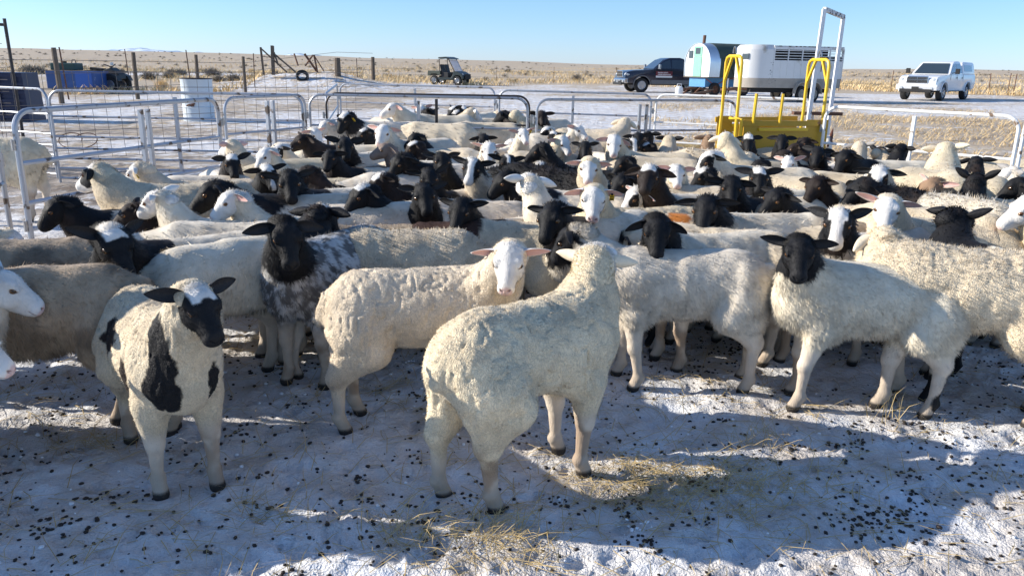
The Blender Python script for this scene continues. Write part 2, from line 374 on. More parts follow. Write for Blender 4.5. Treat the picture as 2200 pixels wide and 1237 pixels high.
def crackf(P, seed):
    'parting lines of the fleece, running down the flanks'
    q = P*np.array((1, 1, .42), np.float32)+.014*np.stack([noise3(P, 20, seed+k) for k in range(3)], 1)
    return np.abs(noise3(q, 31, seed+2))
SHEEP_N = 0; FOOT = []
def sheep(px, py, z, s, b, h, hp, pat, label, tier=None, tagc=None, group='sheep crowded together in the pen', name='sheep', reach=.21, back=False, dist=None, **o):
    """px,py: picture position of the face (between the eyes) at height z metres; back=True: of the middle of the back.
    b/h: where body/face point as seen (0 camera, 90 right, -90 left, 180 away); hp: face slope below level"""
    global SHEEP_N; SHEEP_N += 1; seed = SHEEP_N*13.7
    if not back and group != 'sheep standing in the front row': z *= .95
    A = atz(px, py, z) if dist is None else atd(px, py, dist)
    D = math.hypot(A.x, A.y)
    if tier is None: tier = 1 if D < 3.75 else (2 if D < 6.2 else 3)
    psi = view_heading(A, b); yaw = view_heading(A, h)-psi; yaw = (yaw+math.pi) % (2*math.pi)-math.pi
    zz = A.z/s
    wool = o.get('wool', 1); rr_ = random.Random(SHEEP_N*7+3); fat = o.get('fat', 1.)
    cols = dict(body='wool', face='white', neck=0., leg=None, ear=None, inner=None, poll=0, blaze=0, eyep=0, spots=(), muz=0)
    cols.update(pat); cols.update({k: v for k, v in o.items() if k in cols})
    hpr = rad(hp)
    f = np.array((math.cos(yaw)*math.cos(hpr), math.sin(yaw)*math.cos(hpr), -math.sin(hpr)))
    sd_ = np.array((-math.sin(yaw), math.cos(yaw), 0.)); u = np.cross(f, sd_)
    rl = rad(o.get('tilt', rr_.uniform(-9, 9) if tier > 1 else rr_.uniform(-3, 3))); sd_, u = sd_*math.cos(rl)+u*math.sin(rl), -sd_*math.sin(rl)+u*math.cos(rl)
    al = max(-1.45, min(1.45, yaw))*.62
    if back: psi += rad(rr_.uniform(-13, 13))
    if back: hx = np.array((.27+reach*math.cos(al), reach*math.sin(al), o.get('hz', .60)))
    else:
        hz = zz-(.067*f[2]+.02*u[2]); hx = np.array((.27+reach*math.cos(al), reach*math.sin(al), hz))
    # object origin
    if back: off = np.array((-.02, 0.))
    else: off = (hx+.067*f+.02*u)[:2]
    ox = A.x-s*(math.cos(psi)*off[0]-math.sin(psi)*off[1]); oy = A.y-s*(math.sin(psi)*off[0]+math.cos(psi)*off[1])
    # ---- body primitives
    fw = fat*(1.0 if wool else .95); ww = .012 if wool else .0
    st = [random.uniform(-.05, .05) for _ in range(4)]
    st = o.get('stance', st); bl = o.get('bl', 1.)
    P = [('e', (.205*bl, 0, .525), (.205, .145*fw+ww, .170+ww)), ('e', (.0, 0, .530), (.295*bl, .164*fw+ww, .158+ww)),
         ('e', (-.235*bl, 0, .540), (.198, .142*fw+ww, .150+ww)), ('c', (.21*bl, 0, .625), (-.27*bl, 0, .615), .062+ww, .072+ww),
         ('e', (.335*bl, 0, .50), (.092, .095*fw, .125)),
         ('e', (.21*bl, .085*fw, .46), (.100, .062, .140)), ('e', (.21*bl, -.085*fw, .46), (.100, .062, .140)),
         ('e', (-.290*bl, .085*fw, .470), (.122, .074, .160)), ('e', (-.290*bl, -.085*fw, .470), (.122, .074, .160))]
    n0 = np.array((.27*bl, 0, .56)); nm = (n0+hx)/2+np.array((.015, 0, -.02))
    P += [('c', n0, nm, .125+ww, .094+ww, .07), ('c', nm, hx+np.array((-.01, 0, -.02)), .094+ww, .068+ww*.9, .05)]
    lw = .012 if wool else 0
    ft = []
    for k, (sx, sy) in enumerate(((1, 1), (1, -1), (-1, 1), (-1, -1))):
        d = st[k]
        if sx > 0:
            y = sy*.098; e = (.235*bl, y, .385); kn = (.245*bl+d*.6, y, .228); fe = (.238*bl+d, y, .075); ho = (.262*bl+d, y, .018)
            P += [('c', e, kn, .056+lw, .031+lw*.5, .03), ('c', kn, fe, .029+lw*.2, .021, .012), ('e', (kn[0]+.005, y, kn[2]), (.033, .029, .040), .012), ('e', (fe[0]-.004, y, fe[2]), (.030, .028, .026), .012), ('c', fe, ho, .025, .031, .012)]
        else:
            y = sy*.095; hip = (-.27*bl, y, .47); sf = (-.215*bl+d*.3, sy*.108, .395); hk = (-.345*bl+d*.8, y, .262); fe = (-.335*bl+d, y, .080); ho = (-.310*bl+d, y, .018)
            P += [('c', hip, sf, .100+lw, .080+lw, .04), ('c', (-.30*bl, y, .44), hk, .078+lw, .036+lw*.8, .03), ('c', sf, hk, .066+lw*1.2, .033+lw*.8, .03), ('e', (hk[0]-.012, y, hk[2]+.01), (.034, .028, .036), .012), ('c', hk, fe, .031+lw*.3, .0225, .012), ('e', (fe[0]-.006, y, fe[2]), (.030, .028, .026), .012), ('c', fe, ho, .025, .031, .012)]
        ft.append((ho[0], y))
    if o.get('tail', 1): P += [('c', (-.405*bl, 0, .60), (-.455*bl, 0, .50), .038, .030, .02)]
    if not wool: P += [('e', (-.02, 0, .45), (.20, .10*fat, .085))]
    vox = (.0105, .0185, .027)[tier-1] if not o.get('fine') else .0078
    amp = (.0058, .0062, .007)[tier-1] if wool else .0034
    def post(Pp):
        q = Pp.copy(); q[:, 2] *= .55
        m = ss(Pp[:, 2], .30, .40)
        r = (np.abs(noise3(q, 34, seed))*-2+1)*.6+noise3(q, 17, seed+5)*.8
        if not wool: r = noise3(q, 26, seed)
        big = fbm(Pp, 7, seed, 2)*.010
        gro = (1-ss(crackf(Pp, seed), .0, .20))*(.0085 if o.get('fine') else .007) if (wool and tier < 3) else 0.
        return (-r*amp*(.6 if wool else 1)+big+gro)*m
    V, Q = sdf_mesh(P, vox, .058, (-.62, -.42, -.04), (.92, .42, max(.80, hx[2]+.16)), post) if abs(yaw) < .9 else \
        sdf_mesh(P, vox, .058, (-.62, -.46, -.04), (.72, .46, max(.80, hx[2]+.16)), post)
    # ---- body colour
    cb = np.array(C_[cols['body']]); cf = np.array(C_[cols['face']])
    nz = fbm(V, 14, seed, 3); nz2 = fbm(V, 5, seed+40, 2)
    if cb.sum() > 1: cb = cb*rr_.uniform(.92, 1.0)*np.array((1, rr_.uniform(.972, .99), rr_.uniform(.92, .98)))
    col = np.tile(cb, (len(V), 1)).astype(np.float32)
    if cb.sum() > 1:   # weathered tan tips along the back, soft grey-tan mottling
        tp = ss(V[:, 2], .56, .68)*ss(fbm(V, 9, seed+70, 3)+rr_.uniform(-.15, .2), -.05, .30)*rr_.uniform(.1, .45); col = col*(1-tp[:, None])+np.array((.55, .42, .27))*tp[:, None]
        mt = ss(fbm(V*np.array((1, 1, .6), np.float32), 26, seed+90, 3), -.05, .35)*(.16 if wool else .14); col = col*(1-mt[:, None])+np.array((.46, .36, .25))*mt[:, None]
    else:
        mt = ss(fbm(V, 8, seed+90, 3), .0, .4)*.5; col = col*(1-mt[:, None])+np.array((.028, .017, .012))*mt[:, None]
    if cols['body'] == 'roan':
        t = ss(noise3(V, 45, seed)+noise3(V, 90, seed)*.5, -.2, .4)[:, None]; col = col*.45*(1-t)+np.array((.62, .60, .57))*t
    if cb.sum() > 1:   # stained rear, belly and flanks
        dr = np.array((.42, .31, .19)); t = ss(-V[:, 0], .28, .50)*ss(nz2, -.5, .5)*.55*o.get('stain', .6)
        t = np.maximum(t, ss(nz+nz2*.7, .25, .85)*.35*o.get('stain', .6)); col = col*(1-t[:, None])+dr*t[:, None]
    tn = ((V-n0)@(hx-n0))/float((hx-n0)@(hx-n0)); infr = ss(V[:, 0], .18, .26)
    wl = np.full(len(V), float(wool), np.float32)
    if cols['neck'] > 0:
        edge = 1-cols['neck']; t = ss(tn+nz*.24+noise3(V, 50, seed)*.03, edge-.03, edge+.03)*(V[:, 0] > .10)*(V[:, 2] > .33)
        cfn = cf+(np.array((.020, .011, .006))*ss(fbm(V, 10, seed+33, 3), .0, .4)[:, None] if cf.sum() < .2 else 0); col = col*(1-t[:, None])+cfn*t[:, None]; wl *= 1-t*.4
    lc = np.array(C_[cols['leg']]) if (cols['leg'] and cols['leg'] != 'white') else (cb if cb.sum() < .5 else np.array((.72, .62, .50)))
    zl = .335-(.10 if (wool and o.get('fine')) else 0)*(V[:, 0] < -.05)-(.03 if (wool and o.get('fine')) else 0); t = ss(V[:, 2]+nz*.03, zl, zl-.065); col = col*(1-t[:, None])+lc*t[:, None]; wl *= 1-t
    if lc.sum() > .5:
        t = np.maximum(ss(nz2+nz*.6, .05, .45)*.8, .35*ss(V[:, 2], .26, .12))*ss(V[:, 2], .33, .2); col = col*(1-t[:, None])+np.array((.30, .20, .13))*t[:, None]
        t = ss(V[:, 2]+nz*.05, .16, .03)*.6; col = col*(1-t[:, None])+np.array((.33, .27, .21))*t[:, None]
    t = ss(V[:, 2], .040, .030); col = col*(1-t[:, None])+np.array((.03, .025, .022))*t[:, None]
    for (sx, sy, sz, sr, sc2) in cols['spots']:
        sx = np.array((sx, sy, sz)); srr = np.array(sr if isinstance(sr, tuple) else (sr,)*3)
        q = np.linalg.norm((V-sx)/srr, axis=1)+nz*.45+noise3(V, 60, seed)*.12
        t = ss(q, 1.06, .94)[:, None]; col = col*(1-t)+np.array(C_.get(sc2, sc2))*t
    # ---- head
    HV, HQ = head_mesh(wool and cols['face'] in ('white',) and o.get('cap', 1), tier)
    Rm = np.stack((f, sd_, u)).astype(np.float32)    # rows = axes in body frame
    hs = o.get('hs', rr_.uniform(.90, .99) if tier > 1 else .97); Rh = Rm*np.array([[.84], [1.0], [.95]], np.float32)*hs
    hn = fbm(HV+seed, 30, seed, 3)
    hc = np.tile(cf, (len(HV), 1)).astype(np.float32)
    X, Y, Z = HV.T; aY = np.abs(Y)
    whitec = np.array(C_['white']); blk = np.array(C_['black'])
    light = cf.sum() > 1
    if light:
        t = ss(X+hn*.008-np.abs(Y)*.25, .218, .230)*.8; hc = hc*(1-t[:, None])+np.array((.70, .46, .42))*t[:, None]
        if tier == 1:
            qn = np.minimum(np.linalg.norm((HV-(.232, .016, -.009))/(.010, .010, .006), axis=1), np.linalg.norm((HV-(.232, -.016, -.009))/(.010, .010, .006), axis=1)); t = ss(qn, 1.2, .7)*.7; t = np.maximum(t, ss(np.abs(Z+.036+ (X-.19)*.1), .0035, .0015)*ss(X, .18, .20)*.6); hc = hc*(1-t[:, None])+np.array((.20, .09, .08))*t[:, None]
        t = ss(-X, .0, .03)[:, None]*(1. if wool else 0); hc = hc*(1-t)+cb*t
    elif cols['neck'] < .15 and cb.sum() > 1: t = ss(-X, -.005, .02)[:, None]; hc = hc*(1-t)+cb*t
    elif cols['face'] in ('black', 'brownblack'):
        t = ss(hn, .0, .8)*.5*ss(X, .05, .2); hc = hc*(1-t[:, None])+np.array((.022, .021, .022))*t[:, None]
    if cols['poll']:
        t = ss((X+hn*.02)*1.0-(.02+cols['poll']*.05), .006, -.006)*ss(Z, .015, .03)*ss(aY, .050, .040)
        hc = hc*(1-t[:, None])+whitec*t[:, None]
    if cols['blaze']:
        t = ss(aY+hn*.008-(.006+.012*cols['blaze'])*(1+.5*ss(X, .06, .0)+.35*ss(X, .15, .21)), .004, -.004)*ss(Z-(-.028+.04*ss(X, .2, .1)), -.004, .006)
        if cols['blaze'] > 1: t = np.maximum(t, ss(X, .185, .20))
        hc = hc*(1-t[:, None])+whitec*t[:, None]
    if cols['eyep']:
        q = np.minimum(np.linalg.norm((HV-(.085, .055, .0))/(.060, .05, .050), axis=1), np.linalg.norm((HV-(.085, -.055, .0))/(.060, .05, .050), axis=1))
        t = ss(q+hn*.3, cols['eyep']*1.05, cols['eyep']*.95)[:, None]; hc = hc*(1-t)+blk*t
    # lids and mouth corners a touch darker pigment on pale faces
    if light:
        q = np.minimum(np.linalg.norm((HV-(.097, .053, .020))/(.019, .03, .009), axis=1), np.linalg.norm((HV-(.097, -.053, .020))/(.019, .03, .009), axis=1))
        t = ss(q, 1.1, .8)[:, None]*.75; hc = hc*(1-t)+np.array((.22, .13, .10))*t
    hw = np.where(X < .02, float(wool)*(1. if light else .5), 0.).astype(np.float32)*ss(X, .03, .0)
    HVb = HV@Rh+hx
    parts = [(V, Q, col, wl), (HVb.astype(np.float32), HQ, hc, hw)]
    # ---- ears
    ec = np.array(C_[cols['ear']]) if cols['ear'] else (cf if not cols['eyep'] or o.get('wear') else blk)
    if cols['poll'] == 0 and light and not cols['eyep'] and not cols['ear']: ec = np.array((.74, .68, .63))
    inner = np.array(C_['pink'])*np.array((1, .95, .95)) if ec.sum() > 1 else ec*1.5+.008
    EV, EQ, EI = EARS[tier]
    lop = o.get('ears', 12); lop = lop if isinstance(lop, tuple) else (lop+rr_.uniform(-10, 12), lop+rr_.uniform(-10, 12)); fwd = o.get('efwd', rr_.uniform(-4, 26)); el = o.get('el', rr_.uniform(.86, .98))
    for sgn in (1, -1):
        dl = rad(lop[0 if sgn > 0 else 1] if isinstance(lop, tuple) else lop+random.uniform(-5, 5)); df = rad(fwd)
        ax = np.array((-math.sin(df)*math.cos(dl), sgn*math.cos(df)*math.cos(dl), -math.sin(dl)))
        wd = np.array((.25, 0, 1.)) ; wd = wd-ax*(wd@ax); wd /= np.linalg.norm(wd)
        # inner face looks forward/down a little
        nn = np.cross(ax, wd)
        if nn[0] < 0: nn = -nn
        tw = rad(o.get('etw', -25)); wd, nn = wd*math.cos(tw)+nn*math.sin(tw), -wd*math.sin(tw)+nn*math.cos(tw)
        base = np.array((.002, sgn*.050, .022))
        E3 = base+EV[:, :1]*el*ax+EV[:, 1:2]*wd+EV[:, 2:3]*nn
        c = ec*(1-EI[:, None])+inner*EI[:, None]
        q = EQ if np.dot(np.cross(ax, wd), nn) > 0 else EQ[:, ::-1]
        parts.append(((E3@Rm+hx).astype(np.float32), q, c.astype(np.float32), np.zeros(len(EV), np.float32)))
        if sgn == -1 or tagc is None: earw = (base+ax*.045*1+nn*.006+wd*-.02)
        if tagc and ((sgn == 1) == (o.get('tside', 1) == 1)): earw2 = (base+ax*.055+nn*.006-wd*.010, nn)
    VV = np.concatenate([p[0] for p in parts]); cc = np.concatenate([p[2] for p in parts]); wwl = np.concatenate([p[3] for p in parts])
    QQ = []; k = 0
    for p in parts: QQ.append(p[1]+k); k += len(p[0])
    me = fast_mesh(name, VV, np.concatenate(QQ), M_COAT, True, cc, {'wool': wwl})
    ob = link(name, me); ob.location = (ox, oy, -.008); ob.rotation_euler = (0, 0, psi); ob.scale = (s, s, s)
    tag(ob, label, 'sheep', group); FOOT.append((ox, oy, psi, s, label))
    # ---- fibres
    nf = {1: 30000 if wool else 42000, 2: 8000, 3: 2200}[tier]
    ln = o.get('fl', (.0065 if wool else .021))*(1. if tier == 1 else 1.25)
    N = vnormals(V, Q); p0 = V[Q[:, 0]]; ar = np.linalg.norm(np.cross(V[Q[:, 2]]-p0, V[Q[:, 3]]-V[Q[:, 1]]), axis=1)
    ctr = V[Q].mean(1); wgt = ar*(ctr[:, 2] > .16)*(np.linalg.norm(ctr-hx, axis=1) > .055)
    rg = np.random.default_rng(SHEEP_N); qi = rg.choice(len(Q), nf, p=wgt/wgt.sum())
    ww_ = rg.random((nf, 2)).astype(np.float32); c0, c1, c2, c3 = (V[Q[qi, i]] for i in range(4))
    bp_ = (c0*(1-ww_[:, :1])+c1*ww_[:, :1])*(1-ww_[:, 1:])+(c3*(1-ww_[:, :1])+c2*ww_[:, :1])*ww_[:, 1:]
    nn_ = N[Q[qi, 0]]; qs = bp_*np.array((1, 1, .5)); lock = noise3(qs, 75 if wool else 48, seed)+.6*noise3(qs, 150, seed+3); cc_ = col[Q[qi, 0]]*(1.0+rg.normal(0, .05, (nf, 1))+lock[:, None]*((.16 if wool else .20) if tier == 1 else .30))
    crk = np.ones(nf)
    if wool:
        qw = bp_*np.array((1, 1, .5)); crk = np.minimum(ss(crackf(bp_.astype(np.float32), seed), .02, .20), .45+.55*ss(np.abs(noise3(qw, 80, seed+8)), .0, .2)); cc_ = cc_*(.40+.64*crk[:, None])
    gx = np.stack([noise3(qs, 90, seed+11*k) for k in range(3)], 1)*.55+rg.normal(0, .12, (nf, 3)); nsh = nn_+gx; nsh /= np.linalg.norm(nsh, axis=1, keepdims=True)
    cmb = np.array((-.6, 0, -.9) if not wool else (-.15, 0, -.35), np.float32)
    dr_ = nn_*(.75 if not wool else 1.)+cmb+rg.normal(0, .28, (nf, 3)); dr_ /= np.linalg.norm(dr_, axis=1, keepdims=True)
    L_ = ln*(.12+.88*crk[:, None])*rg.uniform(.5, 1.35, (nf, 1))*np.where(bp_[:, 2:] < (.25 if wool else .33), .35, 1.); wdt = (.0014, .0026, .0050)[tier-1]
    def tufts(bp_, nn_, dr_, L_, wdt, sink):
        sv = np.cross(nn_+rg.normal(0, .25, nn_.shape), dr_); sv /= np.linalg.norm(sv, axis=1, keepdims=True)+1e-9
        gn = np.cross(sv, dr_); sg = np.where((gn*nn_).sum(1) < 0, -1., 1.)[:, None]; sv = sv*sg
        return np.stack((bp_-sv*wdt-nn_*sink, bp_+sv*wdt-nn_*sink, bp_+dr_*L_), 1).reshape(-1, 3)
    T = tufts(bp_, nn_, dr_, L_, wdt, .003)
    # short hair on the head and round the poll
    nh = {1: 9000, 2: 1600, 3: 300}[tier]; HN = vnormals(HVb, HQ)
    hw3 = np.where(HV[HQ[:, 0], 0] < .01, 2.4, 1.)*(HV[HQ[:, 0], 0] < .195); qi = rg.choice(len(HQ), nh, p=hw3/hw3.sum())
    hp0 = HVb[HQ[qi]].mean(1)+rg.normal(0, vox*.25, (nh, 3)); hn0 = HN[HQ[qi, 0]]; hx0 = HV[HQ[qi, 0], 0]
    hl = (np.where(hx0 < .015, min(ln*.7, .011), .0045)*rg.uniform(.6, 1.3, nh))[:, None]
    hd = hn0*.8+np.where((hx0 > .015)[:, None], f, -f*.6)+rg.normal(0, .25, (nh, 3)); hd /= np.linalg.norm(hd, axis=1, keepdims=True)
    T2 = tufts(hp0, hn0, hd, hl, wdt*.8, .0015)
    hcc = hc[HQ[qi, 0]]*(1.03+rg.normal(0, .03, (nh, 1)))
    T = np.concatenate((T, T2)); nn_ = np.concatenate((nsh, hn0+rg.normal(0, .15, hn0.shape))); cc_ = np.concatenate((cc_, hcc)); nf += nh
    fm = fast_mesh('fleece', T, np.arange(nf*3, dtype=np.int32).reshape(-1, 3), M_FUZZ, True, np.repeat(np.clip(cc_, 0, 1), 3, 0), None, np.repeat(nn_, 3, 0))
    fo = link('fleece', fm, ob); fo['kind'] = 'stuff'
    # ---- eyes
    if tier < 3 or abs(((h+180) % 360)-180) < 100:
        for sgn in (1, -1):
            e = link('eye', EYE, ob); B = Matrix.Identity(4)
            p = np.array((.0945, sgn*(.0500 if tier == 1 else .0535), .0200))@Rh+hx
            yv = (np.array((.35, sgn*.94, .1))@Rm); yv /= np.linalg.norm(yv); xv = np.array((.94, -sgn*.35, 0))@Rm; zv = np.cross(xv, yv)
            for i in range(3): B[i][0] = xv[i]; B[i][1] = yv[i]; B[i][2] = zv[i]; B[i][3] = p[i]
            e.matrix_local = B
    if tagc:
        e = link('ear_tag', TAGM[tagc], ob); p, nn = earw2; p = p@Rm+hx; nv = Vector(nn@Rm)
        B = nv.to_track_quat('X', 'Z').to_matrix().to_4x4(); B.translation = Vector(p); e.matrix_local = B
    return ob
BH = dict(body='hair', face='black', neck=.5, leg='white'); BHN = dict(BH, neck=1.)
WL = dict(body='wool', face='white'); WH = dict(body='hair', face='white')
# ================================================================== ground
def ground_mat():
    m = bpy.data.materials.new('trampled_snow'); n, b = nodes_of(m); N = n.nodes.new; Lk = n.links.new
    b.inputs['Roughness'].default_value = .7; b.inputs['Specular IOR Level'].default_value = .3
    tc = N('ShaderNodeTexCoord')
    def noise(sc_, det=5, dist=0, stretch=None, rough=.5):
        x = N('ShaderNodeTexNoise'); x.inputs['Scale'].default_value = sc_; x.inputs['Roughness'].default_value = rough; x.inputs['Detail'].default_value = det; x.inputs['Distortion'].default_value = dist
        if stretch:
            mp = N('ShaderNodeMapping'); mp.inputs['Scale'].default_value = stretch; Lk(tc.outputs['Object'], mp.inputs[0]); Lk(mp.outputs[0], x.inputs[0])
        else: Lk(tc.outputs['Object'], x.inputs[0])
        return x.outputs[0]
    def mixc(f, a, c):
        x = N('ShaderNodeMix'); x.data_type = 'RGBA'
        Lk(f, x.inputs[0])
        for i, v in ((6, a), (7, c)):
            if isinstance(v, tuple): x.inputs[i].default_value = (*v, 1)
            else: Lk(v, x.inputs[i])
        return x.outputs[2]
    def rng(v, lo, hi, a=0, c=1):
        x = N('ShaderNodeMapRange'); x.inputs[1].default_value = lo; x.inputs[2].default_value = hi; x.inputs[3].default_value = a; x.inputs[4].default_value = c
        Lk(v, x.inputs[0]); return x.outputs[0]
    def math_(op, a, c):
        x = N('ShaderNodeMath'); x.operation = op
        for i, v in enumerate((a, c)):
            if isinstance(v, (int, float)): x.inputs[i].default_value = v
            else: Lk(v, x.inputs[i])
        return x.outputs[0]
    snow = mixc(noise(3, 6), (.74, .76, .80), (.86, .87, .88))
    straw = mixc(noise(60, 4), (.36, .26, .14), (.64, .50, .31))
    dirt = mixc(noise(25, 6), (.10, .075, .05), (.24, .18, .13))
    gr = N('ShaderNodeAttribute'); gr.attribute_name = 'grass'; di = N('ShaderNodeAttribute'); di.attribute_name = 'dirt'
    # grass cover: patchy threshold
    g1 = noise(2.3, 13, rough=.74)
    gm = math_('SUBTRACT', math_('ADD', g1, gr.outputs['Fac']), .5)
    c = mixc(rng(gm, .49, .55), snow, straw)
    dm = math_('SUBTRACT', math_('ADD', noise(1.7, 13, .3, rough=.76), di.outputs['Fac']), .5)
    c = mixc(rng(dm, .51, .57), c, dirt)
    # trodden stain
    c = mixc(rng(noise(2.2, 12, rough=.65), .36, .62, 0, .80), c, (.52, .45, .38))
    Lk(c, b.inputs['Base Color'])
    h = math_('ADD', math_('MULTIPLY', noise(30, 8), .7), math_('MULTIPLY', noise(120, 4), .35))
    bp = N('ShaderNodeBump'); bp.inputs['Strength'].default_value = .85; bp.inputs['Distance'].default_value = .022
    b2 = N('ShaderNodeBump'); b2.inputs['Strength'].default_value = .8; b2.inputs['Distance'].default_value = .10; Lk(noise(4.5, 7), b2.inputs['Height'])
    Lk(h, bp.inputs['Height']); Lk(b2.outputs[0], bp.inputs['Normal']); Lk(bp.outputs[0], b.inputs['Normal'])
    return m
M_GROUND = ground_mat()
HR = np.random.default_rng(77); HN_ = 1500
HOOF = np.stack((HR.uniform(-2.6, 3.2, HN_), 1.5+HR.random(HN_)**1.3*4.0, HR.uniform(.022, .036, HN_), HR.uniform(.006, .017, HN_), HR.uniform(0, 3.14, HN_)), 1)
def hoofs(x, y):
    "cloven prints pressed into the near snow"
    out = np.zeros(len(x)); m = np.where((x > -2.8) & (x < 3.4) & (y > 1.4) & (y < 5.7))[0]
    if len(m) == 0: return out
    cell = {}
    for i, h in enumerate(HOOF): cell.setdefault((int(h[0]//.25), int(h[1]//.25)), []).append(i)
    key = (x[m]//.25).astype(int)*1000+(y[m]//.25).astype(int); o_ = np.argsort(key); ks, st = np.unique(key[o_], return_index=True); st = list(st)+[len(o_)]
    for a, k in enumerate(ks):
        ii = m[o_[st[a]:st[a+1]]]; cx, cy = int((k+500)//1000), 0; cx = int(math.floor(x[ii[0]]/.25)); cy = int(math.floor(y[ii[0]]/.25)); L = []
        for p in (-1, 0, 1):
            for q in (-1, 0, 1): L += cell.get((cx+p, cy+q), [])
        if not L: continue
        H_ = HOOF[L]; dx = x[ii][:, None]-H_[:, 0]; dy = y[ii][:, None]-H_[:, 1]; c, s = np.cos(H_[:, 4]), np.sin(H_[:, 4]); u = (dx*c+dy*s)/1.3; v = -dx*s+dy*c
        r = np.sqrt(u*u+v*v)/H_[:, 2]; out[ii] += (H_[:, 3]*(ss(r, 1.15, .75)-.35*np.exp(-((r-1.35)/.22)**2)-.35*ss(np.abs(v), .006, .0)*ss(r, 1, .8))).sum(1)
    return out
def land(P):
    "terrain height: flat yard, slight mounds, low swell far out"
    x, y = P[:, 0], P[:, 1]; d = np.hypot(x, y); az = np.degrees(np.arctan2(x, np.maximum(y, .01)))
    Z = np.zeros(len(x))
    P3 = np.stack((x, y, x*0), 1).astype(np.float32)
    # far swell; skyline follows the photo (degrees above true level, by azimuth)
    sky_ = np.interp(az, [-60, -33, -25, -17, -8, -2, 4, 12, 20, 30, 60], [.38, .36, .30, .22, .20, .13, .05, -.02, .0, .08, .1])
    Z += ss(d, 70, 420)*(420*np.tan(np.radians(sky_))+CAM_H)*(1+.12*noise3(P3, .012))
    Z -= ss(d, 470, 1400)*14
    Z += ss(d, 18, 60)*noise3(P3, .05)*.22+ss(d, 60, 200)*noise3(P3, .02)*.5
    # snow bank left of the buggy
    Z += .95*np.exp(-((np.abs(x+11.5)/4.8)**3+((y-45.5)/2.6)**2))*(1+.3*noise3(P3, .6))
    near = ss(d, 16, 7)
    if len(x) > 20000 or HOOF is not None: Z -= hoofs(x, y)
    Z += near*(fbm(P3, 2.2, 3, 3)*.018+fbm(P3, 9, 5, 2)*.013+(np.abs(noise3(P3, 16, 9))-.3)*.010)
    return Z
def make_ground():
    ys = [-60, -25, -10, -4, -1, .4]; y = 1.15
    while y < 7: ys.append(y); y += .016+.0045*(y-1.15)
    while y < 2500: ys.append(y); y += .03*y**1.18 if y < 200 else y*.12
    u = np.concatenate((-np.geomspace(1.0, .68, 14), np.linspace(-.675, .675, 330), np.geomspace(.68, 1.0, 14)))*1.25
    U = np.sign(u)*np.abs(u)
    ys = np.array(ys); sp = np.where(ys < 1.15, 40+np.abs(ys), ys+1.0)
    X = sp[:, None]*U[None, :]
    X = np.where((ys < 1.15)[:, None], np.linspace(-1, 1, len(U))[None, :]*np.maximum(60, np.abs(ys)[:, None]), X)
    # widen edges far beyond the frame
    k = np.abs(U); X = np.where((ys >= 1.15)[:, None], X*(1+ss(k, .86, 1.25)*(30/np.maximum(ys, 1))[:, None]), X)
    Y = np.repeat(ys[:, None], len(U), 1)
    P = np.stack((X.ravel(), Y.ravel()), 1); Z = land(P)
    V = np.stack((P[:, 0], P[:, 1], Z), 1)
    n, m = len(ys), len(U); i = np.arange(n-1)[:, None]*m+np.arange(m-1)[None, :]; i = i.ravel()
    Q = np.stack((i, i+1, i+m+1, i+m), 1)
    x, y = P[:, 0], P[:, 1]; d = np.hypot(x, y)
    P3 = np.stack((x, y, x*0), 1).astype(np.float32)
    nz = fbm(P3, .35, 2, 3); nl = fbm(P3, .08, 8, 3)
    g = .415+nz*.22+.085*ss(y, 8.5, 12)
    az = np.degrees(np.arctan2(x, np.maximum(y, .01)))
    # dry grass yard on the right, hay behind the pen, plain beyond the yard
    g = np.maximum(g, ss(x-.20*y, .0, 3.0)*ss(y, 8.0, 10)*ss(y, 40, 26)*.62+nz*.30*ss(y, 8, 11)*ss(x, -2, 2))
    g = np.maximum(g, .82*np.exp(-((x-2.0)/3.2)**4-((y-15.3)/1.1)**2))
    edge = np.interp(az, [-40, -20, -14, 0, 12, 25, 40], [33, 40, 52, 60, 62, 60, 55])
    g = np.maximum(g, ss(d+nl*26, edge-3, edge+6)*(.78+nl*.55-.35*np.exp(-((d-75-nl*20)/9)**2)*ss(-az, -3, 6)))
    g = np.where(d > 140, np.maximum(g, .82), g)
    dt = .415+nz*.20+.065*ss(y, 44, 12)*ss(y, 7, 9)
    dt = np.maximum(dt, (.58+nz*.3)*ss(y, 6.0, 7.5)*ss(y, 14.5, 10)*ss(-x, .5, 2.0))     # dug-up snow inside the left alley
    dt = np.maximum(dt, .46*ss(y, 6.4, 5.2)*ss(-x, 2.1, 2.7)*ss(y, 3.6, 4.4))          # bare patch by the front panel
    dt = np.maximum(dt, (.445+nz*.26)*ss(y, 7.5, 4.5))
    dt = np.maximum(dt, (.36+nz*.2)*np.exp(-((y-34-x*.12)/1.6)**2)*ss(x, 4, 9))        # wheel track
    me = fast_mesh('ground', V.astype(np.float32), Q, M_GROUND, True, None, {'grass': g, 'dirt': dt})
    o = link('ground', me); o['kind'] = 'structure'; return o
make_ground()
def gz(x, y): return float(land(np.array([[x, y]]))[0])
